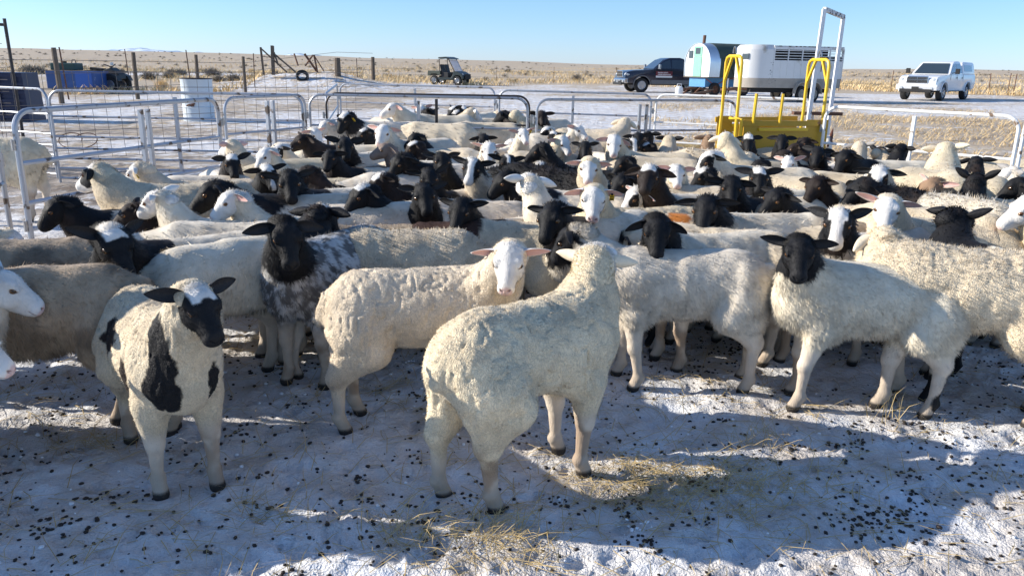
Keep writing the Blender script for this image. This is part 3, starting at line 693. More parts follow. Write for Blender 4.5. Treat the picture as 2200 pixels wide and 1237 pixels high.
# ---- distant snowy mountains
def mountains():
    mm = bpy.data.materials.new('hazed_snowy_rock'); n, b = nodes_of(mm)
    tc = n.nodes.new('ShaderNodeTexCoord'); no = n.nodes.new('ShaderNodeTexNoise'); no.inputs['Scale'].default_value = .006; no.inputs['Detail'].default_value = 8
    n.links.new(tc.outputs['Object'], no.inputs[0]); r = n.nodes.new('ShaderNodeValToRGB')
    r.color_ramp.elements[0].position = .42; r.color_ramp.elements[0].color = (.30, .42, .56, 1); r.color_ramp.elements[1].position = .56; r.color_ramp.elements[1].color = (.72, .80, .88, 1)  # pale blue of distance haze put into the rock and snow colours
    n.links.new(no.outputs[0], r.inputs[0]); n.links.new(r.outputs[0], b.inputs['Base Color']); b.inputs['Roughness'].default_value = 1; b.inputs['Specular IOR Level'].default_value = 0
    az = np.radians(np.linspace(-44, 4, 260)); dist = 6000; V = []; nr = 7
    prof = np.interp(np.degrees(az), [-44, -34, -30, -28.5, -26.5, -24.5, -22, -19, -16.5, -15, -13, -9, -6, 4], [.20, .25, .35, .50, .62, .74, .58, .44, .36, .62, .42, .28, .05, -.2])
    P3 = np.stack((np.degrees(az), az*0, az*0), 1).astype(np.float32)
    for j in range(nr):
        t = j/(nr-1); nn = fbm(P3+j*.7, 1.6, j*3., 3)
        for i, a in enumerate(az):
            h = dist*math.tan(math.radians(max(prof[i], -.3)+nn[i]*.16))*t
            dd = dist+2200*t; V.append((math.sin(a)*dd, math.cos(a)*dd, h*(dd/dist)-30))
    W = len(az); i = (np.arange(nr-1)[:, None]*W+np.arange(W-1)[None, :]).ravel()
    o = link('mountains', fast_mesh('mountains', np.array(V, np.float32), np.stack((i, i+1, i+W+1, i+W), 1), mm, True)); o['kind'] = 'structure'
mountains()
# ---- droppings, straw, snow crumbs
M_DUNG = mat('dung', (.022, .014, .010), .6, var=.4, scale=60); M_STRAW = mat('dry_straw', (.50, .37, .17), .7, var=.35, scale=4)
M_GRASS = mat('dry_grass', (.70, .51, .26), .8, var=.3, scale=1.5); M_SAGE = mat('sage_twigs', (.24, .21, .17), .9, var=.35, scale=3)
M_CRUMB = mat('snow_crumb', (.85, .86, .88), .8)
def scatter_xy(n, rg, zone):
    "sample pixel-free ground positions, denser near the front"
    x = rg.uniform(zone[0], zone[1], n); y = rg.uniform(zone[2], zone[3], n); return x, y
def blobs(name, n, r0, r1, m, label, cat, zone, clump, seed, flat=.7):
    rg = np.random.default_rng(seed); x, y = scatter_xy(n, rg, zone)
    k = int(n*clump); cx, cy = scatter_xy(max(1, k//12), rg, zone); ci = rg.integers(0, len(cx), k)
    cs = rg.uniform(.5, 2.6, len(cx))[ci]; x[:k] = cx[ci]+rg.normal(0, .045, k)*cs; y[:k] = cy[ci]+rg.normal(0, .035, k)*cs
    bm = bmesh.new(); bmesh.ops.create_icosphere(bm, subdivisions=1, radius=1); bv = np.array([v.co[:] for v in bm.verts], np.float32); bf = np.array([[v.index for v in f.verts] for f in bm.faces], np.int32); bm.free()
    z = land(np.stack((x, y), 1)); r = rg.uniform(r0, r1, n)
    sc3 = np.stack((r*rg.uniform(.8, 1.5, n), r*rg.uniform(.8, 1.2, n), r*flat*rg.uniform(.8, 1.2, n)), 1)
    V = bv[None]*sc3[:, None]*(1+rg.normal(0, .10, (n, 12, 1))); a = rg.uniform(0, 6.28, n); c, s_ = np.cos(a)[:, None], np.sin(a)[:, None]
    V = np.stack((V[..., 0]*c-V[..., 1]*s_+x[:, None], V[..., 0]*s_+V[..., 1]*c+y[:, None], V[..., 2]+(z+r*.35)[:, None]), -1)
    F = bf[None]+(np.arange(n)*12)[:, None, None]
    o = link(name, fast_mesh(name, V.reshape(-1, 3).astype(np.float32), F.reshape(-1, 3), m, True)); tag(o, label, cat, kind='stuff')
blobs('sheep_droppings', 5200, .003, .0092, M_DUNG, 'dark sheep droppings scattered over the trampled snow', 'droppings', (-2.4, 2.9, 1.6, 5.2), .62, 5)
blobs('snow_crumbs', 500, .003, .009, M_CRUMB, 'small crumbs of loose snow on the yard floor', 'snow', (-2.4, 3.2, 1.5, 4.6), .2, 6)
def blades(name, x, y, L, wdt, m, label, cat, rg, lie=1.0, stand=0., curl=.5, kind='stuff', parent=None, z0=None, lean=None):
    "each blade: a bent two-segment ribbon"
    n = len(x); a = rg.uniform(0, 6.283, n); el = lie*rg.uniform(-.02, .16, n)+stand*rg.uniform(.9, 1.5, n)
    d = np.stack((np.cos(a)*np.cos(el), np.sin(a)*np.cos(el), np.sin(el)), 1)
    if lean is not None: d += np.array(lean); d /= np.linalg.norm(d, axis=1, keepdims=True)
    s_ = np.stack((-np.sin(a), np.cos(a), a*0), 1)*wdt; up = np.array((0, 0, 1.))*wdt*.5
    z = (land(np.stack((x, y), 1)) if z0 is None else z0)+.004; p = np.stack((x, y, z), 1)
    L = L[:, None] if hasattr(L, '__len__') else L
    b2 = np.stack((-np.sin(a), np.cos(a), a*0), 1)*rg.normal(0, curl, (n, 1))*.5
    q = p+d*L*.5+b2*L*.3+np.array((0, 0, 1))*L*.05; r = p+d*L+b2*L*1.0-np.array((0, 0, 1))*L*(.02*lie+.16*stand)
    r[:, 2] = np.maximum(r[:, 2], z+.002)
    V = np.stack((p-s_, p+s_+up, q+s_*.8+up, q-s_*.8, r), 1).reshape(-1, 3)
    k = np.arange(n)[:, None]*5; T = np.concatenate((k+[0, 1, 2], k+[0, 2, 3], k+[3, 2, 4]), 0)
    o = link(name, fast_mesh(name, V.astype(np.float32), T.astype(np.int32), m, False), parent)
    return tag(o, label, cat, kind=kind)
rg = np.random.default_rng(11)
n = 4300; x = rg.uniform(-2.4, 3., n); y = rg.uniform(1.55, 5.5, n)
blades('loose_straw', x, y, rg.uniform(.05, .26, n), .0015, M_STRAW, 'loose straw stems strewn across the trampled snow', 'straw', rg)
def patch(name, cx, cy, sx, sy, n, Lr, label, stand=0., lie=1., wdt=.0013, m=None, cat='hay'):
    x = cx+rg.normal(0, sx, n); y = cy+rg.normal(0, sy, n)
    return blades(name, x, y, rg.uniform(*Lr, n), wdt, m or M_STRAW, label, cat, rg, lie=lie, stand=stand, curl=.7)
hp_ = atz(1420, 1035)
patch('hay_patch', hp_.x, hp_.y, .20, .11, 800, (.03, .15), 'flattened golden hay right of the central lamb', stand=.03)
patch('thin_hay', hp_.x+.22, hp_.y-.02, .34, .20, 500, (.05, .22), 'thin trodden hay spreading right of the golden hay', stand=.05)
for k, (px, py, nn) in enumerate(((880, 1150, 70), (1080, 1150, 110), (1900, 905, 26), (560, 1110, 60), (1640, 950, 50))):
    q = atz(px, py); patch('straw_tuft', q.x, q.y, .07, .05, nn, (.06, .22), ['small straw tuft left below the central lamb', 'straw tuft on sunlit snow at the bottom centre', 'tall bent stems beside the black hind hoof', 'straw litter between the two front lambs', 'straw on the sunlit snow spot at right'][k], stand=(.3, .3, 1., .1, .4)[k])
for k, (px, py, sx, sy, nn) in enumerate(((830, 850, .22, .12, 150), (1730, 700, .3, .14, 130), (180, 955, .10, .05, 90), (640, 735, .3, .14, 120), (1040, 1185, .14, .06, 140), (60, 850, .25, .12, 120), (1500, 860, .4, .2, 120))):
    q = atz(px, py); patch('trodden_straw', q.x, q.y, sx, sy, nn, (.06, .24), ['straw trodden under the facing lamb', 'straw litter below the black faced front right sheep', 'yellow straw wisp lying at the lower left', 'straw litter between the left front legs', 'sparse straw on the sunlit snow at bottom centre', 'straw litter beneath the left edge sheep', 'straw scattered behind the front right hooves'][k], stand=.04, cat='straw')
# hay strip behind the pen and dry yard grass
n = 6000; x = rg.normal(2.0, 1.7, n); y = 15.3+rg.normal(0, .45, n)
blades('hay_litter', x, y, rg.uniform(.08, .22, n), .005, M_STRAW, 'brown hay strip spread on the snow behind the pen', 'hay', rg, stand=.15)
n = 15000; y = rg.uniform(9.2, 32, n); x = rg.uniform(.16, .95, n)*y; kk = (fbm(np.stack((x, y, x*0), 1).astype(np.float32), .35, 2, 3) > -.12); x, y = x[kk], y[kk]
blades('yard_grass', x, y, rg.uniform(.05, .15, len(x))*(1+y/30), .0022+.00025*float(np.mean(y)), M_GRASS, 'short dry grass poking through thin snow in the yard', 'grass', rg, stand=.5)
# plain grass beyond the yard
def plain():
    n = 52000; az = np.radians(rg.uniform(-38, 38, n)); e = np.interp(np.degrees(az), [-40, -20, -14, 0, 12, 25, 40], [34, 41, 53, 61, 63, 61, 56])
    t = rg.random(n)**1.7; d = e+t*150; x, y = np.sin(az)*d, np.cos(az)*d
    nn = fbm(np.stack((x, y, x*0), 1).astype(np.float32), .09, 4, 3); kk = (nn > -.18+.15*rg.random(n)); x, y, d = x[kk], y[kk], d[kk]
    blades('prairie_grass', x, y, rg.uniform(.22, .62, len(x)), .022+0*.0, M_GRASS, 'tall dry prairie grass beyond the snowy yard', 'grass', rg, lie=.2, stand=.75)
plain()
def sage_geo(name, m, nb, rr, h):
    rgs = np.random.default_rng(nb); n = nb
    a = rgs.uniform(0, 6.283, n); e = rgs.uniform(.15, 1.45, n); L = rgs.uniform(.55, 1., n)
    d = np.stack((np.cos(a)*np.cos(e)*rr, np.sin(a)*np.cos(e)*rr, np.sin(e)*h), 1); r0 = d*rgs.uniform(.1, .75, (n, 1))*L[:, None]; r1 = d*L[:, None]+rgs.normal(0, .05, (n, 3))*h
    sv = np.cross(r1-r0, rgs.normal(0, 1, (n, 3))); sv /= np.linalg.norm(sv, axis=1, keepdims=True); wd = .010*rr/.5
    V = np.stack((r0-sv*wd, r0+sv*wd, r1+sv*wd*.5, r1-sv*wd*.5), 1).reshape(-1, 3)
    return fast_mesh(name, V.astype(np.float32), np.arange(n*4, dtype=np.int32).reshape(-1, 4), m, False)
SG = [sage_geo('sagebrush', M_SAGE, 420+k*60, .5+.1*k, .5+.06*k) for k in range(3)]
sb = [(262, 160, .9, 'spiky grey sagebrush just left of the blue sled'), (320, 172, 1.05, 'large bare sagebrush behind the wire mesh, left of the white barrel'), (362, 170, .8, 'dark sagebrush touching a straw clump left of the barrel'),
      (430, 158, .8, 'sagebrush directly behind the white barrel'), (470, 176, .9, 'low sagebrush right of the white barrel'), (505, 178, 1., 'grey brush third from the barrel in the snow edge row'), (540, 176, 1., 'brush in the middle of the row right of the barrel'),
      (575, 176, .9, 'brush at the right end of the dense row'), (650, 178, .7, 'small lone brush in the snow below the old tyre'), (365, 132, 1.2, 'round sagebrush far out on the plain, left pair'), (385, 133, 1.2, 'round sagebrush far out on the plain, right pair'),
      (455, 134, 1.2, 'far sagebrush above and right of the barrel'), (720, 178, .6, 'small brush left behind the white pen panels'), (592, 150, 1., 'dark dense brush at the foot of the timber frame'), (1240, 172, 1.0, 'sagebrush on the plain edge left of the dark pickup'),
      (80, 118, 1.5, 'sagebrush on the far left skyline'), (1090, 160, .9, 'grey sagebrush right of the green buggy'), (60, 133, 1.3, 'sagebrush behind the blue gate frame')]
for k, (px, py, s, lb) in enumerate(sb):
    p = atz(px, py) if py > 150 else atd(px, py, 75); p.z = gz(p.x, p.y)
    o = link('sagebrush', SG[k % 3]); o.location = p; sc1 = s*(1.0 if py > 150 else 1.0); o.scale = (sc1*1.2, sc1*1.2, sc1); o.rotation_euler.z = k*1.3
    if py <= 150: o.location.z = gz(p.x, p.y)-.05
    tag(o, lb, 'bush', 'sagebrush around the yard')
n = 520; az = np.radians(rg.uniform(-36, 36, n)); d = rg.uniform(68, 330, n)
V = []; F = []; base = SG[0]; bv = np.empty(len(base.vertices)*3, np.float32); base.vertices.foreach_get('co', bv); bv = bv.reshape(-1, 4, 3)[::6].reshape(-1, 3)
pp = np.stack((np.sin(az)*d, np.cos(az)*d), 1); zz = land(pp); s_ = rg.uniform(.45, 1.15, n)
VV = bv[None]*s_[:, None, None]*np.array((1.3, 1.3, .9))*(1+0*d[:, None, None]); VV = VV+np.concatenate((pp, zz[:, None]), 1)[:, None]
wid = 3.2; c4 = VV.reshape(n, -1, 4, 3); mid = c4.mean(2, keepdims=True); c4 = mid+(c4-mid)*np.array((1.6, 1.6, 1.2))
o = link('far_sagebrush', fast_mesh('far_sagebrush', c4.reshape(-1, 3).astype(np.float32), np.arange(n*len(bv), dtype=np.int32).reshape(-1, 4), M_SAGE)); tag(o, 'countless grey sagebrush dotting the far plain', 'brush', kind='stuff')
for k, (px, py, h) in enumerate(((348, 187, .75), (373, 168, .6), (1000, 166, .5), (540, 158, .7), (700, 170, .5))):
    p = atz(px, py); x = p.x+rg.normal(0, .14, 260); y = p.y+rg.normal(0, .14, 260)
    blades('grass_clump', x, y, rg.uniform(.6, 1., 260)*h, .006, M_GRASS, ['tall straw clump standing left of the white barrel', 'second straw clump closer to the white barrel', 'dry grass clump behind the buggy front wheel', 'tall dry grass beneath the leaning posts', 'dry grass clump right of the snow bank'][k], 'grass', rg, lie=0, stand=1.)
# ================================================================== livestock panels
M_GALV = mat('galvanised_tube', (.40, .42, .46), .38, .55, var=.12, scale=6, dirt=(.12, .09, .07), dscale=9, dth=.58, dw=.05)
M_WPIPE = mat('white_painted_tube', (.80, .79, .76), .4, var=.06, scale=5, dirt=(.20, .13, .08), dscale=10, dth=.60, dw=.04)
M_DPIPE = mat('dark_painted_tube', (.045, .035, .032), .5, .2, var=.3, scale=9)
M_WOOD = mat('weathered_wood', (.13, .10, .075), .9, var=.4, scale=8, bump=.5)
M_WIRE = mat('rusty_wire', (.22, .19, .17), .6, .4); M_STEEL = mat('bare_steel', (.35, .35, .36), .35, .9)
M_RUST = mat('rusty_steel', (.13, .06, .035), .8, var=.4, scale=12); M_BLACK = mat('black_rubber', (.018, .018, .019), .85, var=.3, scale=14)
def panel(a, b, label, rails=(1.08, .80, .55, .40, .26, .13), m=None, group='white tube panels round the sheep pen', ups=1, r=.016, bend=.14, legs=True, updouble=False, h=1.10, off=0):
    "a, b = ground points of both ends"
    a, b = Vector(a), Vector(b); a.z = b.z = 0; L = (b-a).length; ang = math.atan2(b.y-a.y, b.x-a.x); m = m or M_GALV
    t = thing('livestock_panel', label, 'panel', a, ang, group)
    pts = [(0, 0, 0)]
    for k in range(7):
        q = math.pi/2*k/6; pts.append((bend*(1-math.cos(q)), 0, h-bend+bend*math.sin(q)))
    for k in range(7):
        q = math.pi/2*(1-k/6); pts.append((L-bend*(1-math.cos(q)), 0, h-bend+bend*math.sin(q)))
    pts.append((L, 0, 0)); MB().tube(pts, r, 9).build('frame', m, t, smooth=True, fix=False)
    for z in rails[1:]: MB().tube([(0.01, 0, z), (L-.01, 0, z)], r*.8, 8).build('rail', m, t, smooth=True, fix=False)
    for k in range(ups):
        x = L*(k+1)/(ups+1)+off
        MB().box((x, -.001, h/2-.02), (.034, .042, h-.06)).build('upright', m, t, bevel=.004)
        if updouble: MB().box((x+.09, 0, h/2-.02), (.034, .040, h-.06)).build('upright', m, t, bevel=.004)
    for x, sgn in ((0, -1), (L, 1)):
        for z in (.25, .86):
            MB().tube([(x+sgn*.035, 0, z-.04), (x+sgn*.035, 0, z+.04)], .014, 7).box((x+sgn*.018, 0, z), (.05, .02, .02)).build('hinge_pin', M_STEEL, t, fix=False)
    return t
def top(px, py, z=1.10):
    p = atz(px, py, z); p.z = 0; return p
P1a = top(26, 240); P1b = top(466, 213)
panel(P1a, P1b, 'worn white panel nearest the camera at the left edge of the flock', (1.08, .72, .42, .22, .08), updouble=True, r=.022, off=.1)
panel(top(480, 211), top(654, 204), 'short panel with a dark upright, left of the inner pen', (1.08, .72, .42, .20), m=M_GALV, updouble=True)
panel(top(103, 194.5), top(648, 204.5), 'long back panel crossing behind the front left panel', (1.08, .80, .56, .42, .30, .18, .06))
panel(top(-190, 180), top(98, 192), 'back panel cut off by the left picture edge', (1.08, .80, .56, .42, .30, .18, .06))
panel(top(664, 203.5), top(1134, 212), 'galvanised panel in front of the inner pen', (1.08, .74, .45, .2), ups=1)
q0 = top(696, 204.5); q1 = top(1138, 211.5); q0 += Vector((0, .09, 0)); q1 += Vector((0, .09, 0))
panel(q0, q1, 'dark brown gate bars just behind the galvanised inner pen panel', (1.1, .77, .40, .2), m=M_DPIPE, ups=1, off=.1, h=1.12, r=.013)
panel(top(1154, 214), top(1584, 217), 'panel between the inner pen and the yellow weigh crate', (1.08, .74, .45, .2), updouble=True)
panel(top(700, 201), top(724, 182), 'side panel running back on the left of the inner pen', (1.08, .74, .45, .2), ups=0)
panel(top(730, 180), top(1063, 189), 'far back panel of the inner pen, left one', (1.08, .78, .5, .3, .12))
panel(top(1073, 194), top(1400, 203), 'far back panel of the inner pen, middle one', (1.08, .78, .5, .3, .12))
panel(top(1411, 203), top(1745, 214), 'far back panel ending behind the yellow crate', (1.08, .70, .42, .2), m=M_WPIPE)
panel(top(1776, 229), top(2194, 251), 'white panel in front of the white pickup, right side', (1.08, .70, .36, .12), m=M_WPIPE, r=.018)
panel(top(2204, 262), top(2290, 330), 'panel coming towards the camera at the right edge', (1.08, .70, .36, .12), m=M_WPIPE, ups=0)
# nearer panel end cut by left edge
panel(top(-330, 330), top(-14, 262), 'panel end at the far left beside the hind sheep', (1.08, .72, .42, .22), updouble=True, group='white tube panels round the sheep pen')
# ------------------------------------------------------------------ wire mesh fence
def mesh_fence(a, b, label, h=1.25, dx=.20, zs=(.02, .12, .24, .38, .55, .75, .98, 1.25), topw=(1.55,), r=.0045, wr=True):
    a, b = Vector(a), Vector(b); a.z = b.z = 0; L = (b-a).length
    t = thing('wire_mesh_fence', label, 'fence', a, math.atan2(b.y-a.y, b.x-a.x))
    for z in zs+topw:
        pts = [(x, 0.01*math.sin(x*2), z+.012*math.sin(x*1.1+z*5)) for x in np.linspace(0, L, max(2, int(L/.8)))]
        MB().tube(pts, r, 4, cap=False).build('line_wire', M_WIRE, t, fix=False)
    v = MB(); x = .1
    while x < L: v.tube([(x, .01*math.sin(x*2), zs[0]), (x+random.uniform(-.02, .02), .01*math.sin(x*2), zs[-1])], r*.85, 3, cap=False); x += dx
    v.build('stay_wires', M_WIRE, t, fix=False)['kind'] = 'stuff'
    return t
fa, fb = atz(-150, 262), atz(775, 232)
mesh_fence(atd(-150, 137, 13.2), atd(775, 137, 15.6), 'woven wire mesh fence in front of the blue sled and white barrel', h=1.4, zs=(.02, .14, .28, .44, .62, .82, 1.04, 1.28), topw=())
# blue-dark gate frame at the left edge
p = atd(27, 137, 12.9); t = thing('gate_frame', 'dark blue pipe gate frame with wire mesh, cut by the left edge', 'gate', (p.x, p.y, 0), rad(4))
MB().tube([(0, 0, 0), (-.02, 0, 1.96)], .022, 8).build('post', M_DPIPE, t, fix=False); MB().tube([(-.02, 0, 1.88), (-1.9, 0, 1.94)], .02, 8).build('top_rail', M_DPIPE, t, fix=False)
b_ = MB()
for k in range(14): b_.tube([(-.22-k*.12, 0, .3), (-.24-k*.12, 0, 1.86)], .004, 4)
for k in range(10): b_.tube([(-.1, 0, .4+k*.155), (-1.9, 0, .4+k*.16)], .004, 4)
b_.build('mesh', M_WIRE, t, fix=False)['kind'] = 'stuff'
# ------------------------------------------------------------------ posts
def post(px, pt, pb, dist, label, w=.13, m=None, lean=0, cat='post', group='old fence posts', name='fence_post'):
    p = ground(px, dist); g = gz(p.x, p.y); tp = atd(px, pt, dist)
    h = tp.z-g
    b = MB(); n = 8
    if w > .06: b.tube([(0, 0, -.1), (lean*.4, 0, h*.5), (lean, .02, h)], [w/2, w/2*.97, w/2*.9], n)
    else: b.beam((0, 0, -.1), (lean, 0, h), w, w*.6)
    o = b.build(name, m or M_WOOD); o.location = (p.x, p.y, g); tag(o, label, cat, group); return p
F1 = [post(122, 103, 150, 30, 'tall wooden post above the blue sled', .17, lean=-.05), post(288, 113, 168, 33, 'wooden post standing between the blue sled and the barrel', .16),
      post(422, 118, 150, 38, 'wooden post behind the white barrel', .16), post(523, 122, 155, 41, 'wooden post left of the leaning timbers', .16), post(725, 125, 142, 45, 'short thick dark post, left one of two right of the tyre', .34),
      post(801, 123, 152, 47, 'dark wooden post between the tyre and the buggy', .22)]
for px, pt, d, lb in ((138, 102, 33, 'thin leaning steel stake right of the tall post'), (407, 108, 40, 'thin steel stake left of the post behind the barrel'), (274, 106, 50, 'thin far stake between two wooden posts'), (544, 115, 44, 'thin stake just right of the fourth post'),
                      (767, 126, 47, 'leaning thin stake between the two dark posts'), (965, 138, 75, 'thin stake behind the buggy bed'), (1067, 142, 72, 'steel stake right of the buggy'), (1191, 144, 74, 'steel stake midway between buggy and dark pickup'), (1326, 145, 75, 'steel stake left of the dark pickup'),
                      (1809, 150, 60, 'steel stake right of the stock trailer'), (1921, 152, 62, 'steel stake left of the white pickup'), (2135, 158, 62, 'steel stake right of the white pickup'), (2176, 158, 64, 'second stake right of the white pickup'), (2189, 159, 60, 'stake near the right picture edge')):
    post(px, pt, 150, d, lb, .05, M_RUST, lean=random.uniform(-.12, .12), group='steel stakes of the far wire fence', name='steel_stake')
def wires(pts, zs, label):
    b = MB()
    for z in zs: b.tube([(p.x, p.y, gz(p.x, p.y)+z) for p in pts], .009, 4, cap=False)
    tag(b.build('fence_wires', M_WIRE, fix=False), label, 'wire')
wires([ground(-200, 28)]+F1, (.45, .95, 1.35), 'sagging strands of wire between the left wooden posts')
wires([ground(820, 74), ground(965, 75), ground(1067, 72), ground(1191, 74), ground(1326, 75), ground(1500, 72)], (.4, .9), 'far wire strands behind the buggy')
wires([ground(1770, 62), ground(1921, 62), ground(2135, 62), ground(2176, 64), ground(2300, 60)], (.5, 1.), 'far wire strands behind the white pickup')
# far pale rail right of trailer
# leaning timbers, tyre
D = 45.5
p = ground(600, D); g = gz(p.x, p.y); t = thing('leaning_timbers', 'broken timber frame of leaning poles on the snow bank', 'timber', (p.x, p.y, g))
k_ = D/FPX*1.03
def L2(px, py): return ((px-600)*k_, 0, (137-8-py)*k_+CAM_H-g)
for a, b, w, nm in (((567, 158), (565, 107), .13, 'pole'), ((566, 108), (612, 153), .12, 'pole'), ((589, 158), (589, 104), .22, 'board'), ((589, 118), (632, 152), .10, 'pole'), ((591, 116), (600, 140), .08, 'pole'), ((567, 124), (588, 126), .05, 'pole')):
    q, r = L2(*a), L2(*b); MB().beam((q[0], random.uniform(-.2, .2), q[2]), (r[0], random.uniform(-.2, .2), r[2]), w, w*.6).build(nm, M_WOOD, t)
t = thing('crossed_poles', 'crossed dark poles leaning right of the old tyre', 'timber', (p.x, p.y, g))
for a, b, w in (((655, 118), (676, 150), .16), ((672, 120), (655, 140), .08), ((673, 120), (678, 152), .10), ((673, 120), (690, 150), .07), ((634, 118), (642, 140), .07)):
    q, r = L2(*a), L2(*b); MB().beam((q[0], random.uniform(-.2, .2)-.6, q[2]), (r[0], random.uniform(-.2, .2)-.6, r[2]), w, w*.7).build('pole', M_RUST, t)
def wheel(t, c, r, w, rim=M_STEEL, axis='y', n=22, hub=True, tread=True, name='wheel', hole=.56):
    ax = Vector((0, 1, 0)) if axis == 'y' else Vector((1, 0, 0))
    wt = bpy.data.objects.new(name, None); COL.objects.link(wt); wt.parent = t; wt.location = c; wt.empty_display_size = .1
    if axis == 'x': wt.rotation_euler.z = -math.pi/2
    b = MB(); prof = [(hole*r, -.42*w), (.74*r, -.5*w), (.93*r, -.48*w), (r, -.32*w), (r, .32*w), (.93*r, .48*w), (.74*r, .5*w), (hole*r, .42*w)]
    for i in range(n):
        a = 2*math.pi*i/n
        for (q, y) in prof:
            qq = q*(1.012 if (tread and i % 2 and q > .95*r) else 1); b.v.append((qq*math.cos(a), y, qq*math.sin(a)))
    m = len(prof)
    for i in range(n):
        for j in range(m):
            i2 = (i+1) % n; j2 = (j+1) % m; b.f.append((i*m+j, i*m+j2, i2*m+j2, i2*m+j)); b.m.append(0)
    b.build('tyre', M_BLACK, wt, smooth=True)
    if rim:
        b = MB(); b.cyl((0, -.34*w, 0), (0, .34*w, 0), hole*r*1.01, 18)
        for sgn in (-1, 1):
            b.tube([(hole*r*math.cos(a), sgn*.40*w, hole*r*math.sin(a)) for a in np.linspace(0, 2*math.pi, 18, endpoint=False)], .05*r, 6, closed=True)
            b.cyl((0, sgn*.3*w, 0), (0, sgn*.50*w, 0), .16*r, 10)
            for k in range(5):
                a = 2*math.pi*k/5; b.beam((.14*r*math.cos(a), sgn*.38*w, .14*r*math.sin(a)), (.54*r*math.cos(a), sgn*.40*w, .54*r*math.sin(a)), .13*r, .10*r)
        b.build('rim', rim, wt)
    return wt
p = ground(648, 44.8); g = gz(p.x, p.y); t = thing('old_tyre', 'old black tyre leaning in front of the poles on the snow bank', 'tyre', (p.x, p.y, g+.22), rad(15)); t.rotation_euler.x = rad(-28)
wheel(t, (0, 0, 0), .34, .22, rim=None, name='ring', hole=.6)
# ------------------------------------------------------------------ white drum
M_DRUM = mat('white_drum_paint', (.58, .64, .68), .45, var=.08, scale=3, dirt=(.20, .09, .05), dscale=5.5, dth=.70, dw=.03)
p = atz(424, 249); p = ground(418, 21.5); t = thing('steel_drum', 'white steel drum with a rust hole standing behind the panels', 'barrel', (p.x, p.y, 0), rad(-20)); t.scale = (1.1, 1.1, 1.12)
def ring_prof(pr, n=28):
    b = MB(); m = len(pr)
    for i in range(n):
        a = 2*math.pi*i/n
        for (r, z) in pr: b.v.append((r*math.cos(a), r*math.sin(a), z))
    for i in range(n):
        for j in range(m-1): i2 = (i+1) % n; b.f.append((i*m+j, i2*m+j, i2*m+j+1, i*m+j+1)); b.m.append(b.cur)
    return b
ring_prof([(.33, 0), (.345, .01), (.345, .04), (.335, .05), (.335, .28), (.35, .30), (.335, .32), (.335, .56), (.35, .58), (.335, .60), (.335, .86), (.345, .875), (.345, .90), (.32, .90), (.32, .85), (.30, .5), (0.001, .5)]).build('body', M_DRUM, t, smooth=True, fix=False)
ring_prof([(.348, .895), (.352, .905), (.342, .915), (.325, .905)]).build('rim', M_DPIPE, t, smooth=True, fix=False)
hb = MB()
for k in range(14):
    a = rad(-78)+random.uniform(-.28, .28); z = .36+random.uniform(-.025, .03); c = Vector((.342*math.cos(a), .342*math.sin(a), z)); hb.sphere(c, (.028, .012, .018), 7, 4)
hb.build('rust_hole', M_RUST, t, fix=False)
# ------------------------------------------------------------------ blue sled box, quad bike, blue stack
M_BLUE = mat('blue_plastic', (.035, .09, .27), .5, var=.25, scale=5, dirt=(.35, .38, .45), dscale=9, dth=.66, dw=.05)
p = ground(164, 40); g = gz(p.x, p.y); t = thing('box_trailer', 'blue panelled box trailer standing behind the wire mesh', 'trailer', (p.x, p.y, g), rad(-3)); t.scale = (1.45, 1.5, 1.35)
MB().box((0, 0, .42), (1.45, .8, .56)).build('body', M_BLUE, t, bevel=.015)
for z in (.22, .40, .58): MB().box((0, -.405, z), (1.44, .012, .02)).build('rib', M_BLUE, t)
MB().box((.42, -.408, .42), (.5, .012, .50)).build('side_panel', mat('bright_blue_plastic', (.03, .11, .42), .4), t)
for sx in (-.5, .5): wheel(t, (sx, -.30, .14), .14, .1, M_RUST)
t2 = thing('equipment_tank', 'dark green tank with a roll bar lying on the blue box', 'tank', (p.x-.35, p.y, g+.95)); t2.scale = (1.6, 1.6, 1.5)
MB().box((-.05, 0, .11), (.66, .45, .20)).build('body', mat('dark_green_plastic', (.02, .06, .05), .5), t2, bevel=.03); MB().tube([(.2, -.2, .2), (.22, -.2, .30), (.30, -.2, .30), (.32, -.2, .2)], .012, 6).build('handle', M_DPIPE, t2); MB().cyl((-.1, 0, .2), (-.1, 0, .26), .06, 10).build('cap', M_BLACK, t2)
p = ground(222, 40.5); g = gz(p.x, p.y); t = thing('quad_bike', 'black quad bike parked right of the blue box trailer', 'quad bike', (p.x, p.y, g), rad(-8)); t.scale = (1.35, 1.2, 1.35)
MQ = mat('black_plastic', (.02, .022, .022), .45, var=.3, scale=6)
for sx, sy in ((-.42, -.36), (.42, -.36), (-.42, .36), (.42, .36)): wheel(t, (sx, sy, .27), .27, .22)
MB().prism([(-.62, .62), (-.60, .72), (-.2, .74), (-.05, .66), (.12, .74), (.34, .82), (.62, .62), (.66, .46), (.3, .40), (-.3, .40)], -.20, .20).build('body', MQ, t, bevel=.02)
for sy in (-1, 1):
    MB().prism([(.12, .50), (.2, .62), (.45, .64), (.66, .56), (.74, .40), (.68, .40), (.58, .50), (.28, .52), (.18, .44)], sy*.22, sy*.46).build('front_fender', MQ, t, bevel=.01)
    MB().prism([(-.1, .50), (-.2, .60), (-.5, .62), (-.7, .52), (-.66, .46), (-.5, .54), (-.25, .52), (-.16, .44)], sy*.22, sy*.46).build('rear_fender', MQ, t, bevel=.01)
MB().tube([(.22, -.34, .92), (.26, -.12, .86), (.28, 0, .84), (.26, .12, .86), (.22, .34, .92)], .018, 7).build('handlebar', M_DPIPE, t); MB().beam((.28, 0, .7), (.27, 0, .86), .05).build('steering_post', M_DPIPE, t)
